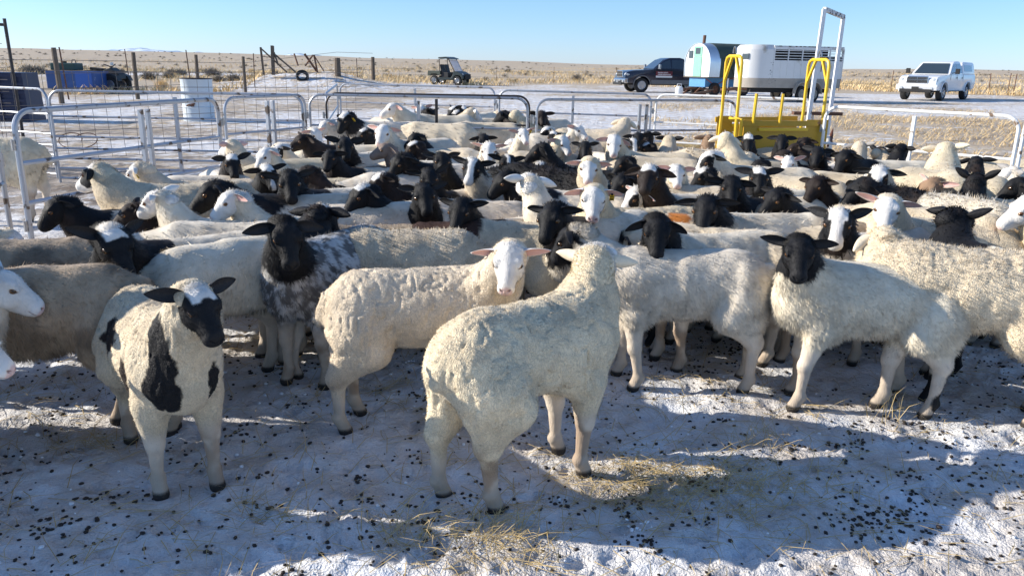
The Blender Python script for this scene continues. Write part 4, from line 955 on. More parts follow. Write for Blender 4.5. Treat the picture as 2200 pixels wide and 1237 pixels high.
MB().box((.30, 0, .93), (.06, .12, .09)).build('headlight', mat('lamp_lens', (.6, .62, .62), .15), t, bevel=.01)
b_ = MB()
for k in range(5): b_.tube([(.42+k*.06, -.25, .70), (.42+k*.06, .25, .70)], .008, 5)
b_.tube([(.40, -.25, .70), (.68, -.25, .70)], .01, 5).tube([(.40, .25, .70), (.68, .25, .70)], .01, 5).build('front_rack', M_DPIPE, t)
b_ = MB()
for k in range(5): b_.tube([(-.66+k*.07, -.28, .76), (-.66+k*.07, .28, .76)], .008, 5)
b_.tube([(-.68, -.28, .76), (-.36, -.28, .76)], .01, 5).tube([(-.68, .28, .76), (-.36, .28, .76)], .01, 5).build('rear_rack', M_DPIPE, t)
MB().prism([(-.45, .74), (-.42, .82), (.0, .78), (.05, .70)], -.14, .14).build('seat', M_BLACK, t, bevel=.02)
p = ground(8, 22.5); t = thing('pallet_stack', 'dark navy slatted bin behind the mesh at the left edge', 'bin', (p.x, p.y, 0), rad(6)); t.scale = (1.25, 1.2, 1.2)
MN = mat('navy_plastic', (.012, .018, .055), .5, var=.3, scale=6)
MB().box((0, .02, .46), (.92, .70, .92), top=(.92, .95)).build('body', MN, t, bevel=.01)
for k in range(6): MB().box((0, -.345+k*.004, .09+k*.155), (.94-.013*k, .03, .05)).build('slat', MN, t)
for k in range(3): MB().box((-.3+.3*k, -.36+.0, .46), (.05, .02, .86)).build('rib', MN, t)
# coil of hose/wire between panels at left
t = thing('wire_coil', 'rusty coil of wire hooked behind the left panels', 'wire', ground(120, 15.0)); t.location.z = .02
MB().tube([(.25*math.cos(a)+a*.04, .1*math.sin(a), .14+.12*math.sin(a)) for a in np.linspace(0, 9, 40)], .008, 5).build('coil', M_RUST, t, fix=False)
# ------------------------------------------------------------------ buggy (side-by-side)
M_DG = mat('dark_green_body', (.020, .030, .030), .38, var=.2, scale=4); M_SEAT = mat('seat_vinyl', (.012, .012, .014), .6)
M_CLR = bpy.data.materials.new('clear_screen'); _n, _b = nodes_of(M_CLR); _b.inputs['Base Color'].default_value = (.55, .60, .68, 1); _b.inputs['Roughness'].default_value = .15; _b.inputs['Alpha'].default_value = .45
p = ground(966, 60); g = gz(p.x, p.y); t = thing('utility_buggy', 'dark green utility buggy with roof parked in the middle distance', 'buggy', (p.x, p.y, g), view_heading(p, 62))
for sx in (-.95, .95):
    for sy in (-.58, .58): wheel(t, (sx, sy, .32), .32, .26)
MB().prism([(-.75, .42), (-.70, .52), (.45, .52), (.60, .74), (.62, .98), (.95, .96), (1.32, .80), (1.42, .62), (1.42, .46), (1.30, .42), (1.28, .52), (1.15, .68), (.85, .70), (.68, .60), (.60, .36), (-.55, .34)], -.66, .66).build('body', M_DG, t, bevel=.03)
MB().prism([(-1.48, .62), (-1.46, .98), (-.42, .98), (-.42, .70), (-.60, .70), (-.72, .78), (-1.15, .78), (-1.28, .64)], -.68, .68).build('cargo_bed', mat('olive_bed', (.05, .06, .045), .5), t, bevel=.02)
MB().prism([(-.40, .52), (-.42, .98), (-.52, 1.42), (-.42, 1.44), (-.24, .90), (.16, .88), (.20, .52)], -.58, -.04).build('seat', M_SEAT, t, bevel=.03)
MB().prism([(-.40, .52), (-.42, .98), (-.52, 1.42), (-.42, 1.44), (-.24, .90), (.16, .88), (.20, .52)], .04, .58).build('seat', M_SEAT, t, bevel=.03)
for sy in (-.62, .62):
    MB().tube([(-.48, sy, .6), (-.52, sy, 1.80), (.0, sy, 1.86), (.22, sy, 1.82), (.72, sy, .96)], .028, 7).build('roll_bar', M_BLACK, t, fix=False)
MB().prism([(-.62, 1.84), (-.55, 1.93), (.0, 1.97), (.38, 1.86), (.42, 1.80), (0, 1.88)], -.68, .68).build('roof', M_DG, t, bevel=.01)
MB().prism([(.26, 1.78), (.28, 1.79), (.78, .98), (.75, .97)], -.58, .58).build('windshield', M_CLR, t)
MB().prism([(1.43, .42), (1.50, .42), (1.52, .78), (1.45, .78)], -.42, .42).build('brush_guard', M_BLACK, t, bevel=.01)
for sy in (-.5, .5): MB().sphere((1.30, sy, .76), (.09, .08, .06), 10, 6).build('headlight', mat('lamp_lens', (.6, .62, .62), .15), t, smooth=True)
MB().tube([(.40+.02*math.cos(a), -.30+.15*math.sin(a), 1.02+.15*math.cos(a)) for a in np.linspace(0, 6.2, 14)], .015, 5, closed=True).build('steering_wheel', M_BLACK, t, fix=False)
MB().box((0, 0, .40), (2.0, .7, .12)).build('chassis', M_BLACK, t)
# ------------------------------------------------------------------ pickups
M_GLASS = mat('dark_glass', (.03, .045, .06), .05, coat=.8); M_CHROME = mat('chrome', (.6, .61, .63), .12, .95); M_LENS = mat('headlight_lens', (.55, .58, .60), .1, .2)
M_ALU = mat('alloy_rim', (.5, .5, .52), .3, .85)
def taper(z0, z1, k, x0=None):
    def f(x, y, z):
        t_ = max(0, min(1, (z-z0)/(z1-z0))); return (x, y*(1-(1-k)*t_), z)
    return f
def arch(cx, r, z, a0, a1, n=8): return [(cx+r*math.cos(rad(a0+(a1-a0)*i/n)), z+r*math.sin(rad(a0+(a1-a0)*i/n))) for i in range(n+1)]
def pickup(name, label, p, v, paint, dark=False, topper=True, low=None):
    t = thing(name, label, 'pickup', (p.x, p.y, p.z), view_heading(p, v))
    Wd = .98; rw = .40
    xf, xr = 1.78, -1.72
    prof = [(-2.85, .58), (-2.88, .95), (-2.86, 1.28), (-.88, 1.28), (1.02, 1.26), (2.30, 1.20), (2.62, 1.12), (2.74, 1.00), (2.78, .72), (2.76, .52)]
    prof += [(xf+.52, .50)]+arch(xf, .47, .42, 10, 170)+[(xf-.52, .48), (xr+.52, .46)]+arch(xr, .47, .42, 10, 170)+[(xr-.52, .50)]
    MB().prism(prof, -Wd, Wd, lambda x, y, z: (x, y*(1-.05*ss(z, .95, 1.28)-.10*ss(x, 2.2, 2.78)-.02*ss(.8-z, 0, .4)), z)).build('body', paint, t, smooth=True, bevel=.035)
    if low: MB().prism([(xr+.54, .455), (xr+.54, .70), (xf-.55, .70), (xf-.55, .475)], -Wd-.004, Wd+.004).build('lower_trim', low, t, bevel=.01)
    cab = [(-.90, 1.26), (-.86, 1.55), (-.74, 1.86), (-.5, 1.92), (.10, 1.91), (.42, 1.80), (1.10, 1.26)]
    kk = .80
    MB().prism(cab, -Wd*.94, Wd*.94, taper(1.26, 1.92, kk)).build('cab', paint, t, smooth=True, bevel=.045)
    def side(poly, nm, m=M_GLASS, out=.010):
        for sy in (-1, 1):
            fn = taper(1.26, 1.92, kk); q = [fn(x, sy*(Wd*.94+out), z) for x, z in poly]; b = MB(); n_ = len(q)
            b.v = q+[(a, c-sy*.02, d) for a, c, d in q]; b.f = [tuple(range(n_)), tuple(range(n_, 2*n_))[::-1]]+[(i, (i+1) % n_, n_+(i+1) % n_, n_+i) for i in range(n_)]; b.m = [0]*len(b.f)
            b.build(nm, m, t)
    side([(.08, 1.33), (.92, 1.33), (.40, 1.74), (.10, 1.80)], 'side_window'); side([(-.80, 1.33), (.00, 1.33), (.02, 1.80), (-.66, 1.80), (-.80, 1.55)], 'rear_side_window')
    ws = []
    for x, z, yy in ((1.075, 1.30, .80), (.455, 1.795, .64)):
        ws += [(x+.012, -yy, z+.012), (x+.012, yy, z+.012)]
    b = MB(); o_ = [ws[0], ws[1], ws[3], ws[2]]; b.v = o_+[(x-.03, y, z-.03) for x, y, z in o_]; b.f = [(0, 1, 2, 3), (7, 6, 5, 4), (0, 4, 5, 1), (1, 5, 6, 2), (2, 6, 7, 3), (3, 7, 4, 0)]; b.m = [0]*6; b.build('windshield', M_GLASS, t)
    # doors shut lines and handles
    for sy in (-1, 1):
        for x in (1.02, .04, -.86): MB().box((x, sy*(Wd*.985), .94), (.014, .012, .66)).build('door_seam', M_BLACK, t)
        for x in (.16, -.70): MB().box((x, sy*(Wd+.004), 1.10), (.16, .03, .035)).build('door_handle', M_BLACK, t, bevel=.005)
        m_ = MB().beam((.86, sy*.92, 1.32), (.86, sy*1.10, 1.36), .04).box((.86, sy*1.18, 1.42), (.09, .20, .26)).build('mirror', M_BLACK if not dark else M_ALU, t, bevel=.02)
        MB().sphere((2.60, sy*.74, .98), (.17, .18, .11), 12, 7).build('headlight', M_LENS, t, smooth=True)
        MB().cyl((2.80, sy*.70, .60), (2.86, sy*.70, .60), .07, 12).build('fog_lamp', M_LENS, t)
        for cx in (xf, xr):
            b = MB(); pts = [(x, sy*(Wd+.006), z) for x, z in arch(cx, .50, .42, 0, 180, 12)]; b.tube(pts, .028, 6); b.build('wheel_arch', paint if not low else low, t, smooth=True, fix=False)
    # grille
    MB().box((2.76, 0, 1.00), (.06, 1.05, .36), top=(1, .94)).build('grille_surround', M_CHROME, t, bevel=.03)
    for sx in (-1, 1):
        for sz in (-1, 1):
            gp = MB().box((2.795, sx*.245, 1.0+sz*.075), (.02, .44, .115)).build('grille_opening', M_BLACK, t)
    for k in range(6): MB().box((2.806, 0, .90+k*.04), (.008, .93, .009)).build('grille_bar', M_CHROME, t)
    MB().prism([(2.70, .52), (2.72, .78), (2.86, .78), (2.92, .70), (2.90, .50)], -.97, .97, lambda x, y, z: (x-.10*abs(y/.97)**3, y, z)).build('bumper', M_CHROME if dark else mat('bumper_chrome_white', (.72, .73, .75), .25, .3), t, bevel=.03)
    MB().box((2.90, 0, .48), (.06, 1.5, .16)).build('air_dam', M_BLACK, t, bevel=.02)
    MB().box((2.93, 0, .60), (.01, .34, .15)).build('licence_plate', M_BLACK if not dark else M_ALU, t)
    MB().box((-2.90, 0, .62), (.14, 1.8, .2)).build('rear_bumper', M_CHROME, t, bevel=.02)
    MB().box((0, 0, .50), (4.9, 1.3, .18)).build('chassis', M_BLACK, t)
    for cx in (xf, xr):
        for sy in (-.84, .84): wheel(t, (cx, sy, rw), rw, .27, M_ALU)
    if topper:
        MB().prism([(-2.84, 1.285), (-2.78, 1.80), (-2.60, 1.88), (-1.10, 1.90), (-.94, 1.82), (-.92, 1.285)], -Wd*.93, Wd*.93, taper(1.28, 1.92, .84)).build('topper', paint, t, smooth=True, bevel=.04)
        for sy in (-1, 1):
            fn = taper(1.28, 1.92, .84); q = [fn(x, sy*(Wd*.93+.008), z) for x, z in ((-2.45, 1.42), (-1.15, 1.42), (-1.15, 1.74), (-2.35, 1.74))]
            b = MB(); b.v = q+[(x, y-sy*.02, z) for x, y, z in q]; b.f = [(0, 1, 2, 3), (7, 6, 5, 4)]+[(i, (i+1) % 4, 4+(i+1) % 4, 4+i) for i in range(4)]; b.m = [0]*6; b.build('topper_window', M_GLASS, t)
    else:
        b = MB().box((-1.86, 0, 1.286), (1.86, 1.7, .02)); b.build('bed_floor', M_BLACK, t)
    return t
M_WP = mat('white_car_paint', (.78, .79, .80), .28, coat=.5, dirt=(.45, .42, .38), dscale=2, dth=.72, dw=.1)
M_NAVY = mat('navy_car_paint', (.010, .012, .030), .25, coat=.5); M_GREYT = mat('dusty_grey_trim', (.16, .16, .165), .6, var=.2, scale=8)
pw = atz(2006, 217); pw.z = gz(pw.x, pw.y)
pickup('pickup_truck', 'white pickup with a white bed topper facing left of camera', pw, -18, M_WP)
pd = ground(1432, 48); pd.z = gz(pd.x, pd.y)
td = pickup('pickup_truck', 'dark navy pickup with grey lower doors, nose to the left', pd, -68, M_NAVY, dark=True, topper=False, low=M_GREYT)
# door sign on the dark pickup (lettering blurred in the photo)
def text(parent, body, size, loc, rot, m, name='lettering', ex=.002):
    cu = bpy.data.curves.new('t', 'FONT'); cu.body = body; cu.size = size; cu.extrude = ex; cu.align_x = 'CENTER'
    o = bpy.data.objects.new('t', cu); COL.objects.link(o); dg = bpy.context.evaluated_depsgraph_get(); me = bpy.data.meshes.new_from_object(o.evaluated_get(dg)); bpy.data.objects.remove(o)
    me.materials.clear(); me.materials.append(m); q = link(name, me, parent); q.location = loc; q.rotation_euler = rot; return q
M_SGN = mat('sign_white', (.75, .74, .72), .5); M_SGR = mat('sign_dark_red', (.16, .02, .03), .5)
MB().box((.50, .990, 1.00), (.98, .006, .34)).build('door_sign', M_SGR, td)
MB().box((.50, .9945, .88), (.98, .006, .10)).build('sign_stripe', M_SGN, td)
b = MB()   # the lettering is too small to read in the photo: rows of word-shaped strokes
for z, ws in ((1.10, (.30, .22)), (1.00, (.26, .44))):
    x = .86
    for wl_ in ws:
        k = 0
        while k < wl_: b.box((x-k, .9950, z+random.uniform(-.006, .006)), (.028, .004, random.choice((.06, .045, .055)))); k += .042
        x -= wl_+.06
b.build('lettering', M_SGN, td)
t = thing('loaded_gear', 'bundle of gear and a pole standing in the dark pickup bed', 'gear', pd); t.rotation_euler.z = td.rotation_euler.z; t.location.z = pd.z+1.3
MB().box((-2.1, .2, .14), (.5, .8, .26)).build('crate', M_WOOD, t, bevel=.02); MB().tube([(-1.75, .75, -.5), (-1.8, .78, .45)], .05, 7).build('pole', M_GALV, t); MB().prism([(-1.1, 0), (-1.1, .40), (-1.35, .46), (-1.6, .3), (-1.7, 0)], .0, .8).build('box', M_BLACK, t, bevel=.04)
MB().sphere((-1.9, .7, .42), (.14, .10, .12), 8, 5).build('rag', mat('tan_canvas', (.35, .26, .16), .9), t)
# ------------------------------------------------------------------ sheep wagon
M_TIN = mat('galvanised_tin', (.62, .66, .70), .32, .7, var=.12, scale=2.5, bump=.2); M_WTIN = mat('white_tin', (.74, .77, .76), .5, var=.08, scale=3, dirt=(.45, .40, .33), dscale=3, dth=.62, dw=.1)
M_MINT = mat('mint_door_paint', (.22, .52, .36), .6, var=.15, scale=9); M_TARP = mat('green_canvas', (.055, .075, .06), .8, var=.4, scale=2.2, bump=.6); M_LBLUE = mat('light_blue_paint', (.08, .26, .50), .55, var=.2, scale=6)
p = ground(1548, 44); p.z = gz(p.x, p.y); t = thing('sheep_wagon', 'round topped tin sheep wagon with mint door and stovepipe', 'wagon', p, view_heading(p, -46)); t.scale = (.95, .95, .93); Lg = 3.4
def bow(w, z0, zw, h, n=14):
    pts = [(-w, z0), (-w-.03, zw)]
    for i in range(1, n): a = math.pi-math.pi*i/n; pts.append(((w+.03)*math.cos(a), zw+h*math.sin(a)))
    return pts+[(w+.03, zw), (w, z0)]
def loft(pts, x0, x1, nm, m, par, thick=.03, sm=True):
    b = MB(); n_ = len(pts); q = []
    cx = sum(y for y, z in pts)/n_; cz = sum(z for y, z in pts)/n_
    for x in (x0, x1): q += [(x, y, z) for y, z in pts]
    for x in (x0, x1): q += [(x, y+(cx-y)*thick, z+(cz-z)*thick) for y, z in pts]
    b.v = q
    for i in range(n_-1): b.f += [(i, i+1, n_+i+1, n_+i), (2*n_+i, 3*n_+i, 3*n_+i+1, 2*n_+i+1), (i, 2*n_+i, 2*n_+i+1, i+1), (n_+i, n_+i+1, 3*n_+i+1, 3*n_+i)]
    b.m = [0]*len(b.f); return b.build(nm, m, par, smooth=sm)
B0 = bow(.98, 1.02, 1.75, 1.05)
loft(B0, .95, 1.70, 'tin_roof', M_TIN, t); loft([(y*1.012, z+.012) for y, z in B0[2:-2]], -1.7, 1.0, 'canvas_roof', M_TARP, t); loft([(y*.99, z) for y, z in B0], -1.68, 1.0, 'side_wall', M_TARP, t)
b = MB(); pts = [(1.66, y*.985, z) for y, z in B0]; b.v = pts+[(1.62, y, z) for _, y, z in pts]; n_ = len(pts); b.f = [tuple(range(n_)), tuple(range(n_, 2*n_))[::-1]]+[(i, (i+1) % n_, n_+(i+1) % n_, n_+i) for i in range(n_)]; b.m = [0]*len(b.f); b.build('front_wall', M_WTIN, t)
b = MB(); b.v = [(-x, y, z) for x, y, z in pts]+[(-x+.04, y, z) for x, y, z in pts]; b.f = [tuple(range(n_)), tuple(range(n_, 2*n_))[::-1]]+[(i, (i+1) % n_, n_+(i+1) % n_, n_+i) for i in range(n_)]; b.m = [0]*len(b.f); b.build('rear_wall', M_WTIN, t)
MB().box((1.675, 0, 1.55), (.03, .62, 1.06)).build('lower_door', M_MINT, t, bevel=.008); dd = MB().box((1.676, 0, 2.36), (.03, .62, .52)).build('upper_door', M_MINT, t, bevel=.008); MB().box((1.698, 0, 2.38), (.012, .36, .32)).build('pane', M_GLASS, dd)
MB().box((1.68, -.55, 2.20), (.03, .30, .40)).build('window', M_GLASS, t, bevel=.006)
MB().cyl((1.05, -.30, 2.70), (1.02, -.30, 3.22), .085, 12).build('stovepipe', M_RUST, t)
MB().box((-.05, 0, .74), (3.3, 1.25, .52)).build('wagon_box', M_LBLUE, t, bevel=.02)
MB().prism([(-1.6, .98), (-1.6, 1.03), (1.75, 1.03), (1.75, .98)], -.95, .95).build('deck', M_WOOD, t)
MB().prism([(-.9, 1.0), (-1.0, 1.9), (-.2, 1.95), (.15, 1.5), (-.1, 1.1), (-.5, .9)], .985, 1.03, None).build('hanging_tarp', M_TARP, t, bevel=.01)
for x in (1.0, -1.15):
    for sy in (-.72, .72): wheel(t, (x, sy, .36), .36, .20, M_RUST)
    MB().cyl((x, -.7, .36), (x, .7, .36), .05, 8).build('axle', M_RUST, t)
MB().beam((1.6, 0, .42), (2.6, 0, .35), .12).build('tongue', M_RUST, t); MB().tube([(1.55, .64, .92), (.9, .66, .55), (.2, .66, .85), (-.6, .66, 1.0)], .02, 6).build('strap', mat('orange_strap', (.50, .12, .05), .7), t)
for sy in (-.4, .4): MB().beam((1.7, sy, .45), (2.2, sy, .05), .06).build('stand', M_RUST, t)
p2 = ground(1463, 40.5); t = thing('gas_bottle', 'white propane bottle on the ground before the sheep wagon', 'gas bottle', (p2.x, p2.y, gz(p2.x, p2.y)))
ring_prof([(.001, .02), (.15, .02), (.19, .10), (.19, .42), (.14, .50), (.001, .53)], 16).build('body', M_WP, t, smooth=True, fix=False); MB().tube([(-.1, 0, .5), (-.1, 0, .62), (.1, 0, .62), (.1, 0, .5)], .02, 6).build('collar', M_WP, t)
t = thing('timber_pile', 'rusty ramp and boards lying before the sheep wagon', 'timber', (p2.x+.7, p2.y, gz(p2.x, p2.y)))
for k in range(5): MB().beam((-.7+.1*k, k*.12, .08), (.5+.15*k, k*.10, .10+.07*k), .12, .05).build('board', M_RUST if k % 2 else M_WOOD, t)
# ------------------------------------------------------------------ stock trailer
M_TRW = mat('dusty_white_paint', (.66, .66, .65), .4, .15, var=.07, scale=2, dirt=(.38, .34, .28), dscale=1.6, dth=.60, dw=.16, bump=.08); M_TRG = mat('dirty_lower_panels', (.36, .32, .27), .7, var=.25, scale=3)
p = ground(1686, 39.5); p.z = gz(p.x, p.y); t = thing('stock_trailer', 'white livestock trailer with slatted vents and tandem axle', 'trailer', p, view_heading(p, -57)); W_ = 1.0; t.scale = (.72, .90, .97)
H0, H1 = .62, 2.52
# body outline in plan, rounded tapered nose
pl = [(-3.3, -W_), (-3.3, W_)]+[(1.9+1.35*math.sin(a), W_*math.cos(a)**.8 if math.cos(a) > 0 else 0) for a in np.linspace(0, math.pi/2*.93, 9)]
pl += [(x, -y) for x, y in pl[:1:-1]]
def plan_wall(pl, z0, z1, nm, m, sk=1., par=None, closed=True, x0=None):
    b = MB(); n_ = len(pl); b.v = [(x*sk if x > 0 else x, y*sk, z0) for x, y in pl]+[(x*sk if x > 0 else x, y*sk, z1) for x, y in pl]
    b.f = [tuple(range(n_))[::-1], tuple(range(n_, 2*n_))]+[(i, (i+1) % n_, n_+(i+1) % n_, n_+i) for i in range(n_)]; b.m = [0]*len(b.f); return b.build(nm, m, par or t, smooth=True)
plan_wall(pl, H0, 1.05, 'lower_body', M_TRG, 1.0); 
nose = [q for q in pl if q[0] > .3]
xs = 1.6
npl = [(xs, W_)]+[q for q in pl if q[0] > xs and q[1] >= 0]+[q for q in pl if q[0] > xs and q[1] < 0]+[(xs, -W_)]
plan_wall(npl, 1.05, 2.30, 'nose', M_TRW)
b = MB(); nn_ = len(npl); rings = [(2.30, 1.0, 0), (2.42, .97, .02), (2.52, .88, .05)]
for z, k, dx in rings: b.v += [(xs+(x-xs)*k, y*k, z) for x, y in npl]
for j in range(2):
    for i in range(nn_): b.f.append((j*nn_+i, j*nn_+(i+1) % nn_, (j+1)*nn_+(i+1) % nn_, (j+1)*nn_+i))
b.f.append(tuple(range(2*nn_, 3*nn_))); b.m = [0]*len(b.f); b.build('nose_cap', M_TRW, t, smooth=True)
for sy in (-1, 1):
    for k in range(5):
        x0 = xs-.02-k*0.98; MB().box((x0-.49, sy*W_*.985, 1.45), (.955, .04, .80)).build('side_panel', M_TRW, t, bevel=.006)
        MB().box((x0-.49, sy*W_*1.0, 1.45), (.03, .03, .80)).build('rib', M_TRW, t)
    for k in range(6): MB().box((xs-.02-k*0.98, sy*W_*.99, 1.72), (.06, .06, 1.34)).build('upright', M_TRW, t)
    for z in (1.93, 2.05, 2.17, 2.28): MB().box((xs-2.46, sy*W_*.985, z), (4.85, .03, .03)).build('vent_slat', M_TRW, t)
    MB().box((xs-2.46, sy*W_*.985, 2.38), (4.92, .05, .12)).build('top_rail', M_TRW, t)
    for k in (2.5, 3.4): MB().box((xs-k, sy*(W_+.02), 1.55), (.03, .02, .35)).build('latch', M_RUST, t)
    fd = MB(); pts = [(x, z) for x, z in arch(-1.35, .50, .42, 180, 100, 5)]+[(x, z) for x, z in arch(-.45, .50, .42, 80, 0, 5)]
    fd.prism(pts+[(x, z-.05) for x, z in pts[::-1]], sy*W_*.98, sy*(W_+.26)).build('fender', M_TRG, t)
    for x in (-1.35, -.45): wheel(t, (x, sy*(W_+.10), .36), .36, .20, M_TRG)
MB().box((xs-2.46, 0, 1.5), (4.8, W_*1.7, .02)).build('inner_floor', M_BLACK, t); MB().box((xs-2.46, 0, 2.0), (4.4, .03, .85)).build('vent_shade_sheet', M_BLACK, t); MB().box((xs-2.46, 0, 2.465), (4.96, W_*1.96, .05)).build('roof', mat('rusty_white_roof', (.62, .60, .57), .5, dirt=(.10, .06, .045), dscale=2.4, dth=.52, dw=.04), t, bevel=.015)  # black sheet inside stands in for the shade behind the vent slats
MB().box((-3.3, 0, 1.55), (.05, W_*1.9, 1.0)).build('rear_gate', M_TRW, t); MB().box((-3.3, 0, 2.42), (.06, W_*1.95, .14)).build('rear_header', M_TRW, t)
for sy in (-1, 1): MB().box((-3.3, sy*.95, 1.75), (.08, .08, 1.4)).build('rear_post', M_TRW, t)
MB().box((3.05, .40, 2.0), (.30, .42, .26), rz=.5).build('nose_window', M_GLASS, t, bevel=.03)
MB().beam((2.9, .5, .55), (4.3, .02, .50), .1).beam((2.9, -.5, .55), (4.3, -.02, .50), .1).build('hitch', M_RUST, t); MB().tube([(3.95, .1, .1), (3.95, .1, 1.0)], .04, 8).build('jack', M_STEEL, t); MB().box((0, 0, .5), (5.6, 1.4, .18)).build('chassis', M_BLACK, t)
# dark scuffed sapling shape on the nose: dried mud splash
mb = MB(); 
for k in range(46):
    x = 1.55+random.gauss(0, .17); z = 1.35+random.gauss(0, .22); mb.box((x, W_*.996+.004, z), (random.uniform(.02, .09), .006, random.uniform(.01, .04)))
mb.build('mud_splash', M_GREYT, t)['kind'] = 'stuff'
# ------------------------------------------------------------------ yellow weigh crate, tall white frame
M_YEL = mat('shaded_yellow_paint', (.52, .30, .012), .45, var=.12, scale=5, dirt=(.14, .06, .02), dscale=6, dth=.66, dw=.06); M_YELB = mat('yellow_pipe_paint', (.80, .50, .02), .4, dirt=(.15, .07, .03), dscale=9, dth=.70, dw=.03)  # sheet yellow is darkened: the side's shade is put into its colour
A = atd(1600, 246, 9.2); B = atd(1780, 258, 9.75); A.z = B.z = 0; L = (B-A).length; ang = math.atan2(B.y-A.y, B.x-A.x)
t = thing('weigh_crate', 'yellow steel sheep weighing crate with two lifting hoops', 'crate', A, ang); wd = .62; hh = 1.01
def plate(x0, x1, y, z0, z1, nm, m=M_YEL, th=.012): return MB().box(((x0+x1)/2, y, (z0+z1)/2), (x1-x0, th, z1-z0)).build(nm, m, t)
for y in (0, wd):
    plate(0, L, y, .12, hh-.17, 'side_sheet'); plate(0, L*.18, y, hh-.17, hh-.06, 'side_sheet'); plate(L*.74, L, y, hh-.17, hh-.06, 'side_sheet')
    MB().box((L*.48, y-.004, hh-.10), (L*1.02, .03, .06)).build('top_beam', M_YEL, t, bevel=.004); MB().box((L*.46, y-.012, hh-.165), (L*.58, .03, .035)).build('slot_lip', M_YELB, t, bevel=.004)
    for x in (L*.735,): MB().box((x, y-.014, .45), (.02, .02, .60)).build('seam_bar', M_RUST, t)
MB().box((L/2, wd/2, .10), (L, wd, .04)).build('floor_plate', M_RUST, t); 
for z in (.09, .05): MB().box((L/2, -.015, z), (L*1.02, .05, .03)).build('base_bar', M_DPIPE, t)
for x, hz, bw in ((-.02, 1.62, .36), (L+.0, 1.60, .40)):
    hc = thing('hoop', None, None); hc.parent = t
    y0, y1 = wd/2-bw/2, wd/2+bw/2; r_ = .07; P_ = [(x, y0-.06, .10), (x, y0, hh), (x, y0, hz-r_), (x, y0+r_*.3, hz-r_*.3), (x, y0+r_, hz), (x, y1-r_, hz), (x, y1-r_*.3, hz-r_*.3), (x, y1, hz-r_), (x, y1, hh), (x, y1+.06, .10)]
    hc.rotation_euler.z = 0; MB().tube(P_, .019, 8).build('pipe', M_YELB, hc, smooth=True, fix=False)
    for s1, yy in ((1, y0), (-1, y1)): MB().beam((x, yy, hz-.26), (x, yy+s1*.14, hz), .026).build('brace', M_YELB, hc)
    MB().tube([(x, wd/2+.035*math.cos(a), hz+.03+.07*math.sin(a)) for a in np.linspace(0, math.pi, 8)], .008, 6).build('lifting_ring', M_STEEL, hc, fix=False)
for x in (.10, .42): MB().tube([(x, -.02, hh-.1), (x+.01, -.02, hh+.22)], .018, 7).build('lever', M_YELB, t, fix=False)
for x in (-.06, -.12): MB().tube([(x, -.05, .1), (x, -.05, hh-.05), (x, .10, hh-.05)], .018, 7).build('gate_pipe', M_YELB, t, fix=False)
a = ground(1747, 10.9); t = thing('lifting_frame', 'tall white square tube frame rising behind the yellow crate', 'frame', (a.x, a.y, 0))
tl, tr_ = atd(1771, 20, 10.95), atd(1812, 37, 11.35); br = ground(1794, 11.3)
def loc_(v): return (v.x-a.x, v.y-a.y, v.z)
M_WF = mat('white_frame_paint', (.80, .80, .80), .45, var=.05, scale=4, dirt=(.25, .2, .18), dscale=9, dth=.68, dw=.05)
MB().beam((0, 0, 0), loc_(tl), .045).build('post', M_WF, t); MB().beam(loc_(Vector((br.x, br.y, 0))), loc_(tr_), .042).build('post', M_WF, t); MB().beam(loc_(tl), loc_(tr_), .048).build('crossbar', mat('flaking_white', (.6, .6, .6), .6, dirt=(.1, .09, .09), dscale=30, dth=.5, dw=.05), t)
for z, k in ((.95, .30),): MB().box((.16, .1, z), (.62, .10, .04)).build('shelf_bar', M_RUST, t)
# ------------------------------------------------------------------ dog
def dog():
    P = [('c', (.0, 0, .52), (-.05, 0, .28), .085, .11), ('e', (-.10, 0, .17), (.14, .12, .15)), ('c', (.02, .05, .42), (.05, .06, .05), .04, .022, .02), ('c', (.02, -.05, .42), (.05, -.06, .05), .04, .022, .02),
         ('e', (.06, .06, .02), (.045, .028, .022), .01), ('e', (.06, -.06, .02), (.045, .028, .022), .01), ('c', (-.12, .10, .12), (.0, .12, .03), .06, .03, .03), ('c', (-.12, -.10, .12), (.0, -.12, .03), .06, .03, .03),
         ('c', (.0, 0, .50), (.04, 0, .62), .075, .060), ('e', (.06, 0, .66), (.075, .062, .062)), ('c', (.08, 0, .645), (.17, 0, .625), .042, .026, .02), ('c', (-.2, 0, .06), (-.38, .05, .05), .035, .02, .02),
         ('c', (.03, .042, .70), (.01, .060, .80), .028, .006, .01), ('c', (.03, -.042, .70), (.01, -.060, .80), .028, .006, .01)]
    V, Q = sdf_mesh(P, .010, .04, (-.45, -.2, -.02), (.25, .2, .86)); V = V.copy()
    c = np.tile(np.array((.80, .78, .74)), (len(V), 1)); br = np.array((.12, .045, .03))
    t1 = ss(V[:, 2], .715, .735); X, Y, Z = V.T
    t2 = ss(np.abs(Y)+noise3(V, 20)*.01, .018, .026)*ss(Z, .635, .65)*ss(.135-X, 0, .02); tt = np.maximum(t1, t2)[:, None]; c = c*(1-tt)+br*tt
    t3 = (np.linalg.norm(V-np.array((.195, 0, .63)), axis=1) < .018)[:, None]; c = np.where(t3, np.array((.05, .02, .02)), c)
    p = ground(1785, 10.0); o = link('dog', fast_mesh('dog', V, Q, M_COAT, True, c, {'wool': np.zeros(len(V))})); o.location = (p.x+.05, p.y, 0); o.rotation_euler.z = view_heading(p, 8); o.scale = (1.05, 1.05, 1.05)
    tag(o, 'white and brown dog with pricked ears sitting behind the crate end', 'dog')
    for s_ in (1, -1):
        e = link('eye', EYE, o); e.location = (.118, s_*.032, .668); e.scale = (.8, .8, .8)
dog()
